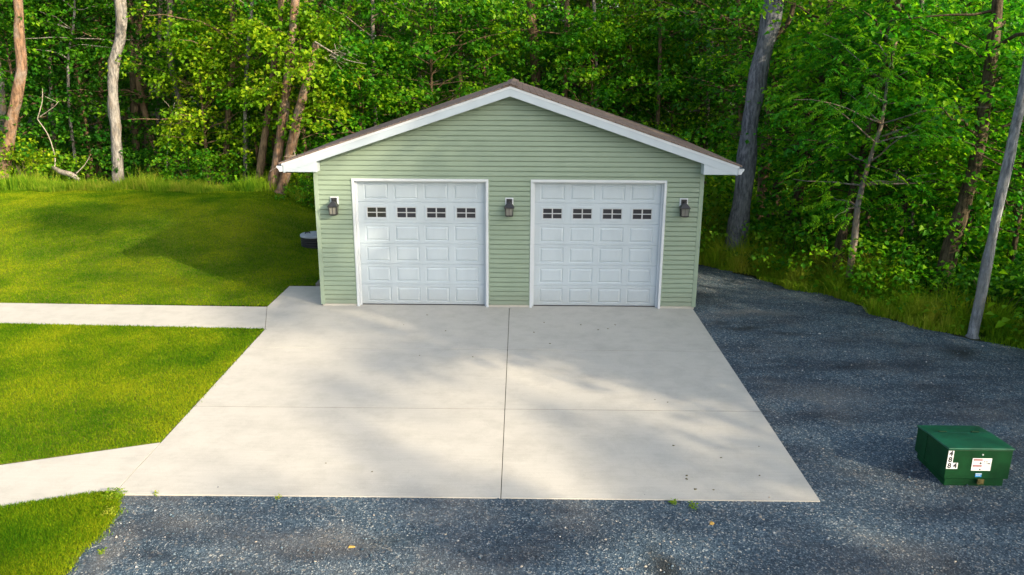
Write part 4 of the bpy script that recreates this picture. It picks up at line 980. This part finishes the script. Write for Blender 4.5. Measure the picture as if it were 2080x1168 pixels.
Fo = np.array([[0, 1, 4], [1, 2, 4], [2, 3, 4], [3, 0, 4], [1, 0, 5], [2, 1, 5], [3, 2, 5], [0, 3, 5]])
Fq = (np.arange(n)[:, None, None]*6+Fo[None]).reshape(-1, 3)
mS, nt, b = newmat('loose_stone'); at = N(nt, 'ShaderNodeAttribute', attribute_name='tint')
nt.links.new(ramp(nt, at.outputs['Fac'], [(0, (.014, .034, .056)), (.6, (.052, .098, .14)), (.88, (.13, .185, .23)), (.97, (.45, .46, .46)), (1, (.42, .35, .28))]), b.inputs['Base Color']); b.inputs['Roughness'].default_value = .8
tag(mk('gravel_stones', Vv.reshape(-1, 3), Fq, mS, None, False, np.repeat(rng.random(n), 6)), 'loose crushed stones lying over the gravel lot', 'gravel', kind='stuff')
# dead wood
def stick(name, P, R, mat, label, cat, branches=()):
    Pp, Rr = catmull(P, R, .15); V, Fq = tube(Pp, Rr, 8, rs, .06); Vs = [V]; Fs = [Fq]; nv = len(V)
    for bp, br in branches:
        Pb, Rb = catmull(bp, br, .15); V, Fq = tube(Pb, Rb, 6, rs, .04); Vs.append(V); Fs.append(Fq+nv); nv += len(V)
    o = mk(name, np.concatenate(Vs), np.concatenate(Fs), mat, None, True)
    if cat is None: o.parent = HERO[label]; o.location = -HERO[label].location
    else: tag(o, label, cat)
    return o
a_ = lambda px, py, y: aty(px, py, y)
stick('fallen_log', [a_(162, 366, 11.9), a_(145, 355, 12.1), a_(122, 348, 12.4), a_(108, 340, 12.8)], [.06, .10, .09, .06], DEAD, 'pale fallen log lying in the tall grass behind the left lawn', 'log',
      [([a_(110, 342, 12.7), a_(112, 320, 12.7), a_(98, 275, 12.6), a_(76, 242, 12.5)], [.022, .02, .018, .014]), ([a_(76, 242, 12.5), a_(86, 205, 12.5), a_(86, 180, 12.5)], [.02, .015, .008]), ([a_(80, 238, 12.5), a_(112, 215, 12.4), a_(120, 205, 12.4)], [.015, .01, .006]), ([a_(92, 196, 12.5), a_(118, 208, 12.5)], [.01, .005]), ([a_(155, 352, 12), a_(172, 335, 12.1), a_(182, 318, 12.2)], [.02, .015, .008])])
stick('dead_sapling', [a_(338, 350, 12.9), a_(341, 300, 12.9), a_(349, 240, 12.9), a_(355, 208, 12.9)], [.022, .02, .016, .008], DEAD, 'bare grey sapling stem in the dark gap behind the mound', 'dead sapling', [([a_(350, 226, 12.9), a_(341, 212, 12.9), a_(332, 203, 12.9)], [.01, .007, .004])])
def twigs(px, py, y, n, R, seed, dirpx):
    r = np.random.default_rng(seed); out = []
    for k in range(n):
        p0 = np.array([px, py], float)+r.normal(0, R*.12, 2); ang = math.atan2(dirpx[1], dirpx[0])+r.normal(0, .55); L = R*r.uniform(.4, 1.0)
        d = np.array([math.cos(ang), math.sin(ang)]); p1 = p0+d*L*.5+r.normal(0, R*.07, 2); p2 = p0+d*L+r.normal(0, R*.1, 2); y2 = y+r.normal(0, .25)
        out.append(([a_(*p0, y), a_(*p1, (y+y2)/2), a_(*p2, y2)], [.012, .008, .003]))
    return out
stick('dead_branch', [a_(640, 85, 10.9), a_(668, 102, 10.7), a_(705, 122, 10.6), a_(745, 130, 10.5)], [.03, .022, .015, .005], DEAD, 'broken topped reddish trunk leaning right behind the left garage eave', None, twigs(675, 108, 10.7, 16, 55, 3, (1, .3)))
stick('dead_branch', [a_(594, 300, 10.97), a_(600, 322, 10.7), a_(580, 330, 10.5), a_(548, 348, 10.4)], [.018, .015, .012, .005], DEAD, 'broken topped reddish trunk leaning right behind the left garage eave', None, twigs(600, 318, 10.5, 8, 40, 4, (-.6, .8)))
stick('dead_branch', [a_(1765, 285, 2.6), a_(1885, 246, 1.5), a_(1910, 232, 1.2), a_(1942, 212, 1.0)], [.03, .03, .028, .02], DEAD, 'dark forked trunk behind the mossy stem on the right verge', None, [([a_(1912, 230, 1.1), a_(1922, 214, 1.1)], [.012, .006])])
stick('dead_branch', [a_(1642, 305, 5.2), a_(1690, 298, 3.5), a_(1720, 290, 3.4)], [.018, .014, .006], DEAD, 'dark slanting trunk in the leaves right of the big trunk', None, twigs(1690, 285, 3.4, 9, 50, 6, (.6, -.7)))
stick('dead_branch', [a_(1750, 330, 2.6), a_(1824, 360, 1.5), a_(1850, 385, 1.4)], [.014, .010, .004], DEAD, 'dark forked trunk behind the mossy stem on the right verge', None, twigs(1826, 352, 1.5, 6, 40, 8, (.4, .8)))
stick('limb', [a_(1564, 80, 4.85), a_(1598, 50, 4.9), a_(1612, 10, 4.9), a_(1616, -40, 4.9)], [.07, .065, .06, .05], BARK_D, 'big blue grey trunk leaning right beside the right corner of the garage', None)

# ------------------------------------------------------------------ small things on the ground
def debris(name, x, y, r, mat, label, cat, group, flat=.25, lift=0.0):
    m = rs.normal; k = 7; a = np.sort(rs.uniform(0, 2*math.pi, k)); R = r*rs.uniform(.6, 1.2, k)
    z = float(G(-1, y))+lift
    top = [(math.cos(t)*q*.7, math.sin(t)*q*.7, r*flat*rs.uniform(.6, 1.2)) for t, q in zip(a, R)]; bot = [(math.cos(t)*q, math.sin(t)*q, .001) for t, q in zip(a, R)]
    mb = MB(); mb.add(top+bot, [tuple(range(k))]+[(i+k, (i+1) % k+k, (i+1) % k, i) for i in range(k)])
    o = mb.build(name, mat); o.location = (x, y, z); tag(o, label, cat, group); return o
for px, py in [(852, 722), (905, 672), (1085, 675), (1117, 698), (1215, 670), (1357, 817), (1368, 905), (1330, 812), (1542, 907), (1543, 966), (1395, 966), (1395, 973), (1412, 994), (1449, 995), (1465, 930), (820, 660), (1180, 660), (1250, 660), (868, 640), (960, 725), (1105, 655), (1475, 700), (1235, 668), (662, 941), (756, 958)]:
    d = ray(px, py); t = (.02*CAM[1]-CAM[2])/(d[2]-.02*d[1]); p = CAM+d*t
    debris('fallen_leaf', p[0], p[1], rs.uniform(.013, .026), BRLEAF, 'tiny dark leaf scrap fallen on the pale driveway slab', 'leaf', 'leaf scraps on the driveway', .3, .001)
for px, py in [(1440, 1060), (1425, 1142), (1352, 1140), (1545, 1049), (1551, 1055), (1394, 1056), (1940, 1140), (235, 1090), (1020, 1030), (1230, 1095), (905, 1085), (1060, 1150), (1580, 1118), (1340, 1105), (640, 1140), (520, 1100), (1312, 1150)]:
    d = ray(px, py); t = (.02*CAM[1]-CAM[2]-.01)/(d[2]-.02*d[1]); p = CAM+d*t
    debris('pale_stone', p[0], p[1], rs.uniform(.011, .022), ROCK, 'pale tan stone lying loose on the dark gravel', 'stone', 'pale stones on the gravel', .6, -.014)
for px, py, lab in [(715, 1109, 'orange dead leaf on the gravel below the left driveway bay'), (1443, 1062, 'yellow dead leaf on the gravel below the right driveway bay'), (1498, 536, 'golden leaf clump at the foot of the big leaning trunk')]:
    d = ray(px, py); t = (.02*CAM[1]-CAM[2]-.01)/(d[2]-.02*d[1]); p = CAM+d*t
    if p[1] > 0: p = CAM+d*(-CAM[2])/d[2]
    debris('dead_leaf', p[0], p[1], .045, ROCKO, lab, 'leaf', None, .3, -.013)
def weed(px, py, n, r, h, label):
    d = ray(px, py); t = (.02*CAM[1]-CAM[2]-.01)/(d[2]-.02*d[1]); p = CAM+d*t
    C = np.stack([np.clip(rs.normal(0, r, n), -1.3*r, 1.3*r), np.clip(rs.normal(0, r, n), -1.3*r, 1.3*r), rs.uniform(.02, h, n)], 1); a = rs.uniform(0, 6.28, n)
    L = rs.uniform(.015, .04, n); V, Fq = leaf_quads(C, np.stack([np.cos(a), np.sin(a), rs.normal(.3, .4, n)], 1), np.stack([rs.normal(0, .5, n), rs.normal(0, .5, n), np.ones(n)], 1), L, L*.6)
    P0 = np.stack([np.clip(rs.normal(0, r*.7, n//2), -r, r), np.clip(rs.normal(0, r*.7, n//2), -r, r), np.zeros(n//2)], 1); V2, F2, t2 = blades(P0, rs.uniform(h*.5, h*1.2, n//2), .006, rs, .5, 2)
    o = mk('weed', np.concatenate([V, V2]), np.concatenate([Fq, F2+len(V)]), TALL, None, False, np.concatenate([np.repeat(rs.uniform(.3, 1, n), 4), t2])); o.location = (p[0], p[1], p[2]-.01); tag(o, label, 'weed')
weed(232, 1012, 260, .075, .10, 'leafy weed tuft at the lower left corner of the driveway')
weed(225, 1045, 90, .05, .07, 'smaller weed tuft on the lawn edge below the driveway corner')
weed(207, 1124, 26, .025, .06, 'small green weed alone in the gravel at lower left')
weed(318, 1006, 16, .02, .05, 'small weed at the front slab edge near its left corner')
weed(566, 1013, 18, .018, .06, 'tiny weed growing from the front slab edge below the left bay')
weed(1405, 1030, 34, .035, .07, 'grassy weed sprouting at the front slab edge right of centre')
weed(1368, 1022, 30, .03, .05, 'tiny weed left of the grassy weed at the front slab edge')
